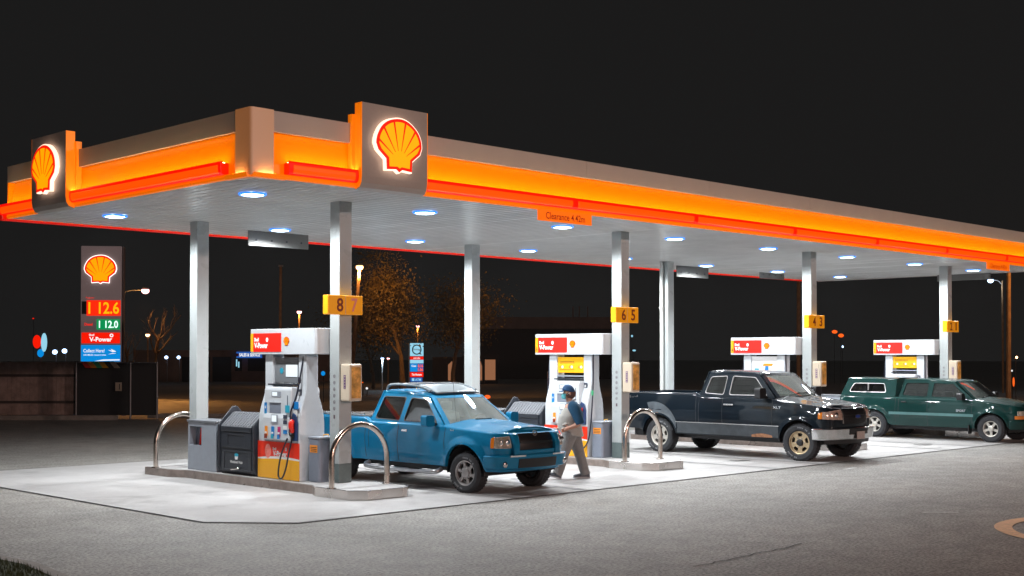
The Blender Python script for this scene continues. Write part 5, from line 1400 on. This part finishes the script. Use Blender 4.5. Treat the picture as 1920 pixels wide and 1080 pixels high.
g = MB(); g.prism(rc(-.82, .82, 1.95, 2.66), f2, 0, .03, 'lit_blue'); p4 = g.build('rewards_panel', ps)
g = MB(); put_text(g, 'Collect Here!', (-.28, -.04, 2.42), (1, 0, 0), (0, 0, 1), .88, .15, 'lit_white', .01); put_text(g, 'AIR MILES reward miles', (-.25, -.04, 2.24), (1, 0, 0), (0, 0, 1), .95, .07, 'lit_white', .01)
g.prism([(.30, 2.46), (.48, 2.42), (.42, 2.50), (.55, 2.44), (.66, 2.38), (.50, 2.36)], f2, .031, .036, 'lit_white'); g.prism([(.30, 2.26), (.5, 2.32), (.68, 2.30), (.5, 2.29)], f2, .031, .036, 'lit_white')
g.prism([(-.25, 1.97), (.1, 2.04), (.8, 2.05), (.8, 2.0), (.3, 1.99)], f2, .031, .036, 'lit_white'); g.build('lettering', p4)
tag(ps, 'tall grey price sign with glowing scallop emblem and prices 112.6 and 112.0', 'sign')

# lamps
def lamp_post(r, d, z, m, label, col, power, rad=.16, lean=0.0, pole_r=.07, pole='wood_pole', arm=None, poleb=0.0, pole_top=None, aim=None):
    t = empty('street_lamp', at(r, d), HR)
    g = MB(); top = z if pole_top is None else pole_top
    bx = arm if arm else 0
    g.tube([(bx - lean, 0, poleb), (bx, 0, top)], [pole_r, pole_r * .75], pole, 10); g.build('pole', t)
    if arm: g = MB(); g.tube(smooth_path([(arm, 0, z - .25), (arm * .6, 0, z), (0, 0, z + .03)], 5), .03, 'galv', 6); g.build('arm', t)
    g = MB(); g.ball((0, 0, z), rad, m, 8, (1, 1, .8)); g.build('lamp_globe', t)
    g = MB(); g.lathe([(rad * 1.15, rad * .35), (rad * .8, rad * .95), (.0001, rad * 1.1)], 'galv', 12, lambda x, y, h: (x, y + .0, z + h)); g.build('lamp_hood', t)
    if power:
        l = bpy.data.lights.new('lamp_light', 'SPOT' if aim else 'POINT'); l.energy = power; l.color = col; l.shadow_soft_size = rad * 1.2
        lo = bpy.data.objects.new('lamp_light', l); COL.objects.link(lo); lo.parent = t; lo.location = (0, -rad * 1.5, z - rad * 1.6)
        if aim:
            l2 = bpy.data.lights.new('lamp_glow', 'POINT'); l2.energy = power * .05; l2.color = col; l2.shadow_soft_size = rad; lg = bpy.data.objects.new('lamp_glow', l2); COL.objects.link(lg); lg.parent = t; lg.location = (0, -rad * 2, z - rad * 1.6)
        if aim: l.spot_size = R(75); l.spot_blend = .8; lo.rotation_euler = (Vector(aim) - lo.location).to_track_quat('-Z', 'Y').to_euler()
    tag(t, label, 'street lamp'); return t
ORG = (1.0, 0.42, 0.10)
def px(x, y, d): return (x - 960) / 2386 * d, 2.2 - (y - 667) * d / 2386
r, z = px(674, 501, 60); lamp_post(r, 60, z, 'sodium', 'glowing street lamp on a tall leaning orange pole behind the 8 and 7 post', ORG, 2800, .17, lean=.45, pole_r=.11, aim=(2.6, 6, 4.6))
r, z = px(272, 545, 66); lamp_post(r, 66, z, 'sodium_pink', 'glowing street lamp on a curved arm beside the price sign', ORG, 2600, .20, arm=-1.4, aim=(.5, -2, 3.6))
r, z = px(277, 628, 90); lamp_post(r, 90, z, 'sodium', 'low orange lamp glowing through the bare tree', ORG, 0, .15)
r, z = px(561, 585, 90); lamp_post(r, 90, z, 'sodium_pink', 'small pink street lamp left of the 8 and 7 post', ORG, 120, .17)
r, z = px(783, 612, 98); lamp_post(r, 98, z, 'sodium_pink', 'small pink lamp above the distant tall fuel price sign', ORG, 120, .14)
r, z = px(717, 672, 80); lamp_post(r, 80, z, 'cool_globe', 'short white lamp post with blue white head above the blue pickup', (.6, .8, 1), 40, .10, pole='white', pole_r=.05)
r, z = px(728, 672, 95); lamp_post(r, 95, z, 'sodium_pink', 'small pink lamp beside the short white lamp post', ORG, 0, .11)
r, z = px(1858, 526, 75); lamp_post(r, 75, z, 'cool_globe', 'white street lamp left of the orange pole at the right edge', (.7, .85, 1), 60, .17, arm=.7)
for (xx, yy, lab) in ((103, 660, 'left one of two white floodlights beside the price sign'), (121, 658, 'right one of two white floodlights beside the price sign'), (312, 670, 'left one of two wall lights on the low building'), (335, 670, 'right one of two wall lights on the low building')):
    d = 80 if xx < 200 else 100
    r, z = px(xx, yy, d); t = empty('flood_light', at(r, d, z), HR)
    g = MB(); g.ball((0, 0, 0), .16 if xx < 200 else .14, 'cool_globe', 8, (1, .6, .9)); g.build('lens', t)
    g = MB(); g.tube([(0, .12, 0), (0, .25, -.05), (0, .28, -z)], .03, 'galv', 6); g.build('bracket', t)
    tag(t, lab, 'floodlight')
r, z = px(1990, 470, 56); lamp_post(r, 56, z, 'sodium', 'added unseen orange street lamp outside the right edge, lighting the pole', ORG, 700, .17)  # added out of view to light the pole at the edge
# poles
def pole(xt, yt, xb, d, rad, lab, m='wood_pole'):
    r0, z0 = px(xt, yt, d); r1 = (xb - 960) / 2386 * d
    t = empty('utility_pole', at(r1, d), HR)
    g = MB(); g.tube([(0, 0, 0), (r0 - r1, 0, z0)], [rad, rad * .8], m, 10); g.build('pole', t)
    g = MB(); g.box(r0 - r1 - .12, r0 - r1 + .12, -.09, .09, z0, z0 + .1, 'galv'); g.build('cap', t)
    tag(t, lab, 'pole'); return t
pole(526, 500, 525, 72, .09, 'thin utility pole rising behind the nearest pump header')
pole(1892, 500, 1890, 58, .12, 'thick orange lit utility pole at the right edge')
pole(752, 590, 751, 85, .10, 'dim pole standing under the orange lit tree')
pole(1498, 505, 1497, 80, .14, 'dim brown pole behind the 4 and 3 post')
pole(1030, 700, 1031, 70, .14, 'short dim pole behind the number 6 pump')
for p, power in (((1890, 560, 52), 900), ((1498, 560, 74), 300)):
    pass
# trees
def tree(r, d, h, cw, label, leaves=2500, cz=.62, bare=False, seed=1, leaf_s=.10):
    random.seed(seed); t = empty('tree', at(r, d), HR)
    g = MB(); tips = []
    def limb(p, dr, L, rad, lev):
        n = 4; pts = [p]; q = p; dd = dr.copy()
        for k in range(n):
            dd = (dd + Vector((random.uniform(-.25, .25), random.uniform(-.25, .25), random.uniform(-.05, .2)))).normalized(); q = q + dd * L / n; pts.append(q)
        g.tube(pts, [rad * (1 - .6 * k / n) for k in range(n + 1)], 'bark', 6 if lev < 2 else 4)
        if lev >= (3 if bare else 2): tips.append(q); return
        for k in range(4 if lev else 6):
            a = random.uniform(0, 6.28); s_ = random.uniform(.45, .95)
            b_ = pts[random.choice((1, 2, 3, 4) if lev else (2, 3, 4))]
            nd = (dd * (.9 if bare else .5) + Vector((math.cos(a), math.sin(a), random.uniform(.0, .6))) * (.8 if not bare else .65)).normalized()
            limb(b_, nd, L * s_ * (.62 if lev else .7), rad * .45, lev + 1)
        tips.append(q)
    limb(Vector((0, 0, 0)), Vector((0, 0, 1)), h * .62, h * .022, 0)
    g.build('trunk', t)
    if not bare:
        c = MB()
        cl = [tp + Vector((random.gauss(0, .25), random.gauss(0, .25), random.gauss(0, .2))) for tp in tips for _ in range(2)]
        for k in range(leaves):
            b_ = random.choice(cl); s_ = cw * .13
            q = b_ + Vector((random.gauss(0, s_), random.gauss(0, s_), random.gauss(0, s_ * .7)))
            u = Vector((random.gauss(0, 1), random.gauss(0, 1), random.gauss(0, 1))).normalized(); v = u.cross(Vector((random.gauss(0, 1), random.gauss(0, 1), 1))).normalized()
            a = random.uniform(.6, 1.3) * leaf_s
            c.add([q - u * a, q + v * a * .55, q + u * a, q - v * a * .55], [(0, 1, 2, 3)], 'leaf')
        c.build('crown', t)
    tag(t, label, 'tree'); return t
tree((760 - 960) / 2386 * 66, 66, 7.2, 4.5, 'leafy tree lit orange by the street lamp above the blue pickup', 11000, seed=3, leaf_s=.075)
tree((850 - 960) / 2386 * 74, 74, 7.6, 5, 'dim leafy tree just left of the second rear post', 7000, seed=9, leaf_s=.08)
tree((700 - 960) / 2386 * 85, 85, 6.0, 5, 'dim low tree behind the leaning street lamp pole', 5000, seed=12, leaf_s=.08)
tree((282 - 960) / 2386 * 64, 64, 4.9, 3, 'bare branched tree lit orange right of the price sign', bare=True, seed=5)
tree((245 - 960) / 2386 * 70, 70, 4.2, 3, 'low bare tree directly behind the price sign', bare=True, seed=21)

# low service building
b_ = empty('service_building', at(-25, 108), HR)
g = MB(); g.box(-7, 9.5, 0, 8, 0, 2.62, 'wall_brown'); g.build('wall', b_)
g = MB(); g.box(-7.1, 9.6, -.15, 0, 2.15, 2.68, 'wall_brown'); g.build('fascia', b_)
for x0, x1, z0, z1 in ((-3.0, -.6, .0, 2.1), (2.6 - 3, 1.2, .0, 2.1)): g = MB(); g.box(x0, x1, -.04, -.005, z0, z1, 'window_dark'); g.build('garage_door', b_)
for x0, x1 in ((1.5, 2.1), (2.6, 4.2), (4.4, 6.4)): g = MB(); g.box(x0, x1, -.04, -.005, .9, 2.0, 'window_dark'); g.build('window', b_)
g = MB(); g.box(1.6, 1.7, -.06, -.045, 1.3, 1.9, 'lit_cyan'); g.box(1.78, 1.88, -.06, -.045, 1.2, 1.7, 'lit_cyan'); g.build('lit_pane', b_)
tag(b_, 'low brown service building behind the nearest pump', 'building')
ss = empty('service_sign', at(*[(466 - 960) / 2386 * 107.5], 107.5, 2.02), HR)
g = MB(); g.box(-1.0, 1.15, -.08, 0, 0, .52, 'lit_darkblue'); g.build('board', ss)
g = MB(); put_text(g, 'SALES & SERVICE', (.12, -.09, .26), (1, 0, 0), (0, 0, 1), 1.75, .28, 'lit_white', .03); g.build('lettering', ss); g = MB(); g.ball((-.92, -.1, .26), .13, 'magenta', 6, (1, .3, 1)); g.build('round_badge', ss)
tag(ss, 'small blue lit sign reading SALES & SERVICE on the low building', 'sign')
# distant competitor price sign
cs = empty('distant_price_sign', at((781.5 - 960) / 2386 * 95, 95), HR)
g = MB(); g.box(-.52, .52, 0, .3, .2, 3.18, 'sign_side'); g.box(-.6, -.53, 0, .1, 0, 3.1, 'white'); g.build('cabinet', cs)
g = MB(); g.prism(rc(-.5, .5, 2.18, 3.14), f2, 0, .02, 'lit_cyan'); p_ = g.build('logo_panel', cs)
g = MB(); g.plate([(.36 * math.cos(a * math.pi / 12), 2.66 + .38 * math.sin(a * math.pi / 12)) for a in range(24)], [[(.28 * math.cos(a * math.pi / 12), 2.66 + .30 * math.sin(a * math.pi / 12)) for a in range(24)]], f2, .021, .03, 'screen_black')
put_text(g, 'Irving', (0, -.03, 2.66), (1, 0, 0), (0, 0, 1), .50, .22, 'red', .01); g.build('logo', p_)
g = MB(); g.prism(rc(-.5, .5, 1.92, 2.14), f2, 0, .02, 'lit_red'); p_ = g.build('banner_panel', cs)
g = MB(); put_text(g, 'circle', (0, -.03, 2.03), (1, 0, 0), (0, 0, 1), .5, .1, 'lit_white', .02); g.build('lettering', p_)
g = MB(); g.prism(rc(-.5, .5, 1.64, 1.90), f2, 0, .02, 'lit_cyan'); g.build('banner_panel', cs)
g = MB(); g.prism(rc(-.5, .05, 1.02, 1.62), f2, 0, .02, 'lit_blue'); g.prism(rc(.06, .5, 1.02, 1.62), f2, 0, .02, 'lit_darkblue'); p_ = g.build('price_panel', cs)
g = MB(); put_text(g, '0.16', (.28, -.03, 1.45), (1, 0, 0), (0, 0, 1), .38, .24, 'lit_orange', .04); put_text(g, '1.06', (.28, -.03, 1.16), (1, 0, 0), (0, 0, 1), .38, .24, 'lit_orange', .04); put_text(g, 'Gas', (-.22, -.03, 1.45), (1, 0, 0), (0, 0, 1), .36, .14, 'lit_white', .02); g.build('price_digits', p_)
g = MB(); g.prism(rc(-.5, .5, .62, .98), f2, 0, .02, 'lit_red'); p_ = g.build('banner_panel', cs)
g = MB(); put_text(g, 'Tim Hortons', (0, -.03, .80), (1, 0, 0), (0, 0, 1), .74, .16, 'lit_white', .03); g.build('lettering', p_)
g = MB(); g.prism(rc(-.48, .42, .26, .58), f2, 0, .02, 'lit_darkblue'); p_ = g.build('banner_panel', cs)
g = MB(); put_text(g, 'ATM', (.1, -.03, .42), (1, 0, 0), (0, 0, 1), .44, .18, 'lit_cyan', .03); g.prism(rc(-.36, -.18, .32, .52), f2, .021, .03, 'lit_cyan'); g.build('lettering', p_)
tag(cs, 'small distant stacked price sign ending in ATM above the blue pickup', 'sign')
# dark long building behind the number 6 pump
r0, _ = px(900, 600, 120); r1, _ = px(1145, 600, 120)
t = empty('long_building', at((r0 + r1) / 2, 120), HR)
g = MB(); hw_ = (r1 - r0) / 2; g.box(-hw_, hw_, 0, 10, 0, 5.2, 'wall_dark'); g.build('wall', t)
g = MB(); g.box(-hw_ - .1, hw_ + .1, -.2, 0, 4.75, 5.85, 'wall_brown'); g.build('parapet', t)
for x in (-hw_ + .15, -hw_ + .9): g = MB(); g.box(x, x + .5, -.03, -.005, .3, 2.0, 'window_dark'); g.build('window', t)
for x in (2.6, 3.2, 4.0): g = MB(); g.box(x, x + .12, 1, 1.12, 5.2, 6.9, 'wall_brown'); g.build('vent_pipe', t)
tag(t, 'long dark building with a brown parapet behind the number 6 pump', 'building')
# lit doorway kiosk right of the second rear post
r0, _ = px(905, 690, 100)
t = empty('lit_hut', at(r0, 100), HR)
M['lit_door'] = glow('lit_door', (1.0, 0.42, 0.2), 0.28)
g = MB(); g.box(-1.6, 1.2, 0, 3, 0, 2.3, 'wall_dark'); g.build('wall', t)
g = MB(); g.box(.1, 1.0, -.03, -.002, .3, 1.9, 'lit_door'); g.build('door', t)
tag(t, 'small hut with a warm lit door right of the second rear post', 'hut')
r0, _ = px(845, 690, 98); t = empty('lit_hut', at(r0, 98), HR)
g = MB(); g.box(-1.4, 2.6, 0, 3, 0, 2.1, 'wall_dark'); g.build('wall', t)
for x in (-.2, 2.0): g = MB(); g.prism([(x, .3), (x + .42, .3), (x + .42, 1.4), (x + .3, 1.8), (x, 1.5)], f2, -.02, .0, 'lit_door'); g.build('door', t)
tag(t, 'small hut with two narrow warm lit openings behind the blue pickup roof', 'hut')
# bright blurred sign far left
t = empty('lit_roadside_sign', at(*[(76 - 960) / 2386 * 95], 95), HR)
g = MB(); g.tube([(0, .1, 0), (0, .1, 3.0)], .08, 'galv', 8); g.build('post', t)
g = MB(); g.prism([(.30 * math.cos(a * math.pi / 8) - .25, 3.25 + .50 * math.sin(a * math.pi / 8)) for a in range(16)], f2, 0, .08, 'lit_red'); g.build('red_face', t)
g = MB(); g.prism([(.22 * math.cos(a * math.pi / 8) + .28, 3.2 + .70 * math.sin(a * math.pi / 8)) for a in range(16)], f2, 0, .07, 'lit_cyan'); g.prism([(.24 * math.cos(a * math.pi / 8) + .02, 2.4 + .30 * math.sin(a * math.pi / 8)) for a in range(16)], f2, 0, .06, 'lit_blue'); g.build('blue_face', t)
tag(t, 'glowing red and blue roadside sign at the far left above the fence', 'sign')
# signal and shop lights far right
for (xx, yy, d, m_, w_, h_, lab) in ((1565, 622, 100, 'lit_orange', .45, .28, 'orange glowing lamp between the 4 and 2 pumps, upper one'), (1577, 629, 100, 'lit_orange', .45, .3, 'red orange glowing lamp just below the upper one between the 4 and 2 pumps'), (1580, 650, 100, 'cool_globe', .13, .17, 'tiny cool white light below the orange lamps'), (1900, 716, 60, 'lit_orange', .09, .45, 'narrow orange light low at the right edge'), (1906, 670, 60, 'sodium', .10, .12, 'tiny amber light above the narrow orange one at the right edge'),
        (1897, 695, 60, 'lit_white', .07, .09, 'tiny white light at the right edge'), (914, 744, 45, 'lit_orange', .22, .14, 'orange tail lamp glowing behind the blue pickup bonnet'), (1185, 630, 100, 'lit_cyan', .16, .18, 'tiny cyan light just right of the 6 and 5 post'), (1189, 657, 100, 'lit_cyan', .28, .14, 'small cyan light lower right of the 6 and 5 post'), (688, 728, 70, 'lit_white', .13, .13, 'small white headlamp behind the blue pickup bed'), (680, 717, 70, 'lit_orange', .08, .07, 'tiny orange light behind the beige post box'),
        (606, 700, 60, 'lit_blue', .2, .22, 'blue glowing lamp right of the nearest pump post'), (62, 597, 110, 'lit_red', .18, .1, 'tiny red light high at the far left')):
    r, z = px(xx, yy, d); t = empty('signal_light', at(r, d, z), HR)
    g = MB(); g.ball((0, 0, 0), 1, m_, 7, (w_ / 2, .05, h_ / 2)); g.build('lens', t)
    g = MB(); g.lathe([(.0001, .0), (.55, .0), (.6, -.3)], 'screen_black', 12, lambda x, y, h, w_=w_, h_=h_: (x * w_, .06 - h * .2, y * h_)); g.build('housing', t)
    g = MB(); g.tube([(0, .12, 0), (0, .12, -z)], .02, 'screen_black', 5); g.build('post', t)
    tag(t, lab, 'light')
# lot lamps standing behind the camera
for i, p in enumerate(LOT):
    t = empty('lot_lamp', (p[0], p[1], 0)); g = MB(); g.tube([(0, -.3, 0), (0, -.3, 9.1)], .09, 'galv', 10); g.build('pole', t)
    g = MB(); g.box(-.2, .2, -.35, -.28, 8.85, 9.15, 'galv'); g.build('lamp_head', t); tag(t, ['lot lamp on a steel pole to the south west', 'lot lamp on a steel pole to the south east'][i], 'street lamp')
# ---------------- walking man ----------------
M['skin'] = mat('skin', (0.50, 0.26, 0.18), 0.5)
M['shirt_grey'] = mat('shirt_grey', (0.40, 0.38, 0.35), 0.85, bump=0.6, bscale=9)
M['shirt_blue'] = mat('shirt_blue', (0.004, 0.055, 0.12), 0.85, bump=0.6, bscale=12)
M['trousers'] = mat('trousers', (0.22, 0.215, 0.21), 0.85, bump=0.9, bscale=11, noise=0.2, nscale=8)
M['cap_blue'] = mat('cap_blue', (0.008, 0.07, 0.19), 0.7)
M['mask_teal'] = mat('mask_teal', (0.10, 0.45, 0.50), 0.7)
M['hair'] = mat('hair', (0.12, 0.06, 0.045), 0.8)
M['shoe'] = mat('shoe', (0.10, 0.11, 0.13), 0.6)
M['shoe_white'] = mat('shoe_white', (0.55, 0.58, 0.62), 0.6)
def blob(mb, name, parent, vox=.012, sm=3):
    o = mb.build(name, parent); d = o.modifiers.new('fuse', 'REMESH'); d.mode = 'VOXEL'; d.voxel_size = vox; d.use_smooth_shade = True
    s_ = o.modifiers.new('smooth', 'SMOOTH'); s_.factor = .6; s_.iterations = sm
    return o
def ell(mb, c, r, m, n=10): return mb.ball(c, 1.0, m, n, r)
man = empty('person', at(1.07, 22.75, 0.008), HR + R(180) - 0.0)   # local x = to the camera's left, y = towards the camera
tag(man, 'man in blue cap and face mask striding past the number 6 pump', 'person')
# body: one surface
g = MB(); sk = 'skin'
ell(g, (.02, 0, .86), (.16, .17, .13), sk); ell(g, (.03, 0, 1.05), (.17, .17, .18), sk); ell(g, (.01, 0, 1.24), (.13, .18, .12), sk)
g.tube([(0, 0, 1.28), (.03, 0, 1.36), (.06, 0, 1.44)], [.075, .06, .058], sk, 12)
# head: skull, jaw, nose, ears, brow
ell(g, (.055, 0, 1.535), (.098, .076, .108), sk, 14); ell(g, (.095, 0, 1.475), (.062, .056, .062), sk, 12)
g.tube([(.148, 0, 1.525), (.170, 0, 1.500), (.160, 0, 1.492)], [.011, .017, .014], sk, 8)
ell(g, (.035, .079, 1.515), (.018, .010, .03), sk, 8); ell(g, (.035, -.079, 1.515), (.018, .010, .03), sk, 8)
ell(g, (.135, .03, 1.545), (.014, .02, .008), sk, 6); ell(g, (.135, -.03, 1.545), (.014, .02, .008), sk, 6); ell(g, (.138, 0, 1.458), (.012, .022, .008), sk, 6)
# camera-side arm (y > 0) bent with the hand at the belly; far arm reaching forward
def arm(g, sh, el, wr, sgn):
    g.tube(smooth_path([sh, ((sh[0] + el[0]) / 2, (sh[1] + el[1]) / 2 + .01 * sgn, (sh[2] + el[2]) / 2), el], 4), [.062, .060, .058, .056, .054, .052, .050, .048, .045], sk, 10)
    g.tube(smooth_path([el, ((el[0] + wr[0]) / 2, (el[1] + wr[1]) / 2, (el[2] + wr[2]) / 2 - .01), wr], 4), [.046, .047, .047, .045, .042, .039, .035, .031, .028], sk, 10)
    w = Vector(wr); d = (w - Vector(el)).normalized(); up = Vector((0, 0, 1)); sd = d.cross(up).normalized()
    palm = w + d * .05
    g.tube([w, w + d * .03, w + d * .09], [.028, .034, .036], sk, 10)
    for k, (o_, L_) in enumerate(((.030, .070), (.010, .082), (-.010, .076), (-.030, .060))):
        b0 = palm + up * o_ + d * .035; b1 = b0 + d * L_ * .5 + sd * .004; b2 = b1 + d * L_ * .22 - sd * sgn * .025; b3 = b2 + d * .0 - sd * sgn * .024
        g.tube([b0, b1, b2, b3], [.0105, .0100, .0092, .008], sk, 7)
    t0 = palm + up * .032 - d * .02; g.tube([t0, t0 + up * .03 + d * .02, t0 + up * .035 + d * .05], [.013, .012, .009], sk, 7)
arm(g, (-.03, .20, 1.27), (-.12, .27, 1.00), (.06, .24, .92), 1)
arm(g, (.02, -.20, 1.27), (.06, -.27, 1.00), (.27, -.20, .86), -1)
# legs
g.tube(smooth_path([(.02, .09, .86), (.14, .10, .46), (.27, .09, .11)], 6), [.10, .098, .094, .088, .08, .072, .062, .06, .06, .056, .05, .044, .04], sk, 12)
g.tube(smooth_path([(.0, -.09, .86), (-.12, -.10, .48), (-.25, -.10, .10)], 6), [.10, .098, .094, .088, .08, .072, .062, .06, .06, .056, .05, .044, .04], sk, 12)
ell(g, (.33, .09, .065), (.11, .04, .035), sk, 8); ell(g, (-.19, -.10, .055), (.11, .04, .035), sk, 8)
blob(g, 'body', man, .006, 3)
# eyes
for sd in (-1, 1): g = MB(); ell(g, (.142, sd * .03, 1.532), (.008, .011, .006), 'white', 6); ell(g, (.1475, sd * .031, 1.532), (.004, .005, .005), 'black', 5); g.build('eye', man)
# trousers
g = MB(); tr = 'trousers'
ell(g, (.01, 0, .84), (.185, .19, .13), tr)
g.tube(smooth_path([(.03, .09, .84), (.15, .10, .46), (.235, .09, .16), (.27, .09, .085)], 5), [.135, .135, .130, .122, .112, .102, .096, .096, .096, .094, .090, .090, .090, .095, .10, .10], tr, 14)
g.tube(smooth_path([(-.01, -.09, .84), (-.125, -.10, .48), (-.225, -.10, .14), (-.25, -.10, .065)], 5), [.135, .135, .130, .122, .112, .102, .096, .094, .094, .092, .088, .088, .088, .092, .098, .098], tr, 14)
for q in ((.10, .19, .62), (.22, .17, .34), (.24, .17, .22), (-.08, .0, .60)): g.tube([(q[0] - .05, q[1], q[2] + .02), (q[0], q[1] + .008, q[2]), (q[0] + .05, q[1], q[2] + .015)], [.006, .014, .006], tr, 8)
blob(g, 'trousers', man, .009, 4)
# shirt body
g = MB(); sh = 'shirt_grey'
prof = [(.775, -.0, .20, .215), (.80, .0, .212, .225), (.90, .035, .215, .215), (1.0, .05, .215, .21), (1.12, .035, .20, .225), (1.24, .0, .155, .20), (1.31, -.005, .11, .13), (1.36, .01, .07, .08)]
rings = []
for z, cx_, rx, ry in prof: rings.append([(cx_ + rx * math.cos(a * math.pi / 14), ry * math.sin(a * math.pi / 14), z + .03 * math.cos(a * math.pi / 14) * (1 if z < .9 else 0)) for a in range(28)])
g.rings(rings, sh, cap=True)
for q, a in (((.16, .19, .90), .3), ((.12, .21, .98), .5), ((.05, .23, .88), .2), ((-.08, .22, .92), -.2)): g.tube([(q[0] - .09, q[1] - .02, q[2] + .05 * a), (q[0], q[1], q[2]), (q[0] + .09, q[1] - .03, q[2] - .05 * a)], [.005, .016, .005], sh, 8)
blob(g, 'shirt', man, .009, 4)
# blue sleeves and yoke
g = MB(); bl = 'shirt_blue'
ell(g, (-.055, .02, 1.255), (.12, .19, .10), bl); ell(g, (-.09, .03, 1.14), (.115, .17, .12), bl)
g.tube(smooth_path([(.0, .10, 1.32), (-.035, .195, 1.25), (-.11, .262, 1.06), (-.135, .28, .985)], 5), [.07, .085, .10, .105, .105, .103, .10, .096, .092, .088, .085, .083, .081, .08, .08, .08], bl, 14)
g.tube(smooth_path([(.0, -.10, 1.32), (.01, -.195, 1.25), (.05, -.262, 1.06), (.075, -.28, .985)], 5), [.07, .085, .10, .105, .105, .103, .10, .096, .092, .088, .085, .083, .081, .08, .08, .08], bl, 14)
blob(g, 'sleeves', man, .009, 4)
g = MB(); g.tube([(.02 + .07 * math.cos(a * math.pi / 8), .068 * math.sin(a * math.pi / 8), 1.375 - .035 * math.cos(a * math.pi / 8)) for a in range(16)], .018, 'mid_grey', 8, closed=True); g.build('collar', man)
# cap, hair, mask
g = MB(); ell(g, (.035, 0, 1.512), (.106, .084, .10), 'hair', 12); blob(g, 'hair', man, .008, 2)
g = MB(); g.grid(lambda u, v: (.058 + .112 * math.cos(u * math.pi / 2) * math.cos(v * 2 * math.pi), .090 * math.cos(u * math.pi / 2) * math.sin(v * 2 * math.pi), 1.560 + .02 * math.cos(v * 2 * math.pi) * math.cos(u * math.pi / 2) + .115 * math.sin(u * math.pi / 2)), 8, 24, 'cap_blue')
cp = g.build('cap', man, solid=.006)
g = MB(); g.grid(lambda u, v: (.145 + .085 * u * math.cos((v - .5) * 2.2), .078 * math.sin((v - .5) * 2.6) * (1 + .05 * u), 1.578 - .02 * u - .012 * abs(v - .5) * 2), 4, 10, 'cap_blue'); g.build('cap_brim', cp, solid=.006)
g = MB(); g.grid(lambda u, v: (.085 + (.085 + .018 * math.sin(math.pi * v)) * math.cos((u - .5) * 2.6), .074 * math.sin((u - .5) * 2.6), 1.515 - .095 * v), 12, 6, 'mask_teal'); g.build('face_mask', man, solid=.004)
g = MB()
for sd in (-1, 1): g.tube([(.10, sd * .076, 1.50), (.035, sd * .088, 1.53)], .002, 'white', 5)
g.build('mask_loop', man)
# shoes
for (x, y, z, tilt) in ((.33, .09, .0, .22), (-.185, -.10, .0, 0.0)):
    g = MB(); c, s_ = math.cos(tilt), math.sin(tilt)
    def F(a, b_, h, x=x, y=y, z=z): return (x - .12 + a * c - 0, y + b_, z + h * c + a * s_)
    rows = []
    for a, w, h in ((-.02, .030, .075), (.0, .040, .09), (.06, .042, .10), (.12, .044, .075), (.19, .048, .058), (.25, .040, .045), (.275, .02, .03)):
        rows.append([F(a, w * math.cos(k * math.pi / 8), .022 + h * max(0, math.sin(k * math.pi / 8)) ** .7) for k in range(9)])
    g.rings(rows, 'shoe', closed=False, cap=True); sho = g.build('shoe', man)
    g = MB(); sole = [(-.03, .0), (-.02, .036), (.06, .044), (.19, .052), (.26, .042), (.285, .0), (.26, -.042), (.19, -.052), (.06, -.044), (-.02, -.036)]
    g.prism(sole, lambda p, q, t: F(p, q, t), 0, .026, 'shoe_white'); g.build('sole', sho)
hz = MB(); hz.box(-60, 200, -60, 200, -1, 12, 'black'); ho = hz.build('haze'); tag(ho, 'thin haze added over the forecourt to lift its darks', kind='stuff')  # haze box added to brighten the darkest tones
hm = bpy.data.materials.new('haze'); hm.use_nodes = True; nt = hm.node_tree; nt.nodes.clear()
o_ = nt.nodes.new('ShaderNodeOutputMaterial'); v_ = nt.nodes.new('ShaderNodeVolumePrincipled'); v_.inputs['Density'].default_value = 0.00013; v_.inputs['Color'].default_value = (.9, .9, .9, 1)
nt.links.new(v_.outputs[0], o_.inputs['Volume']); ho.data.materials.clear(); ho.data.materials.append(hm)
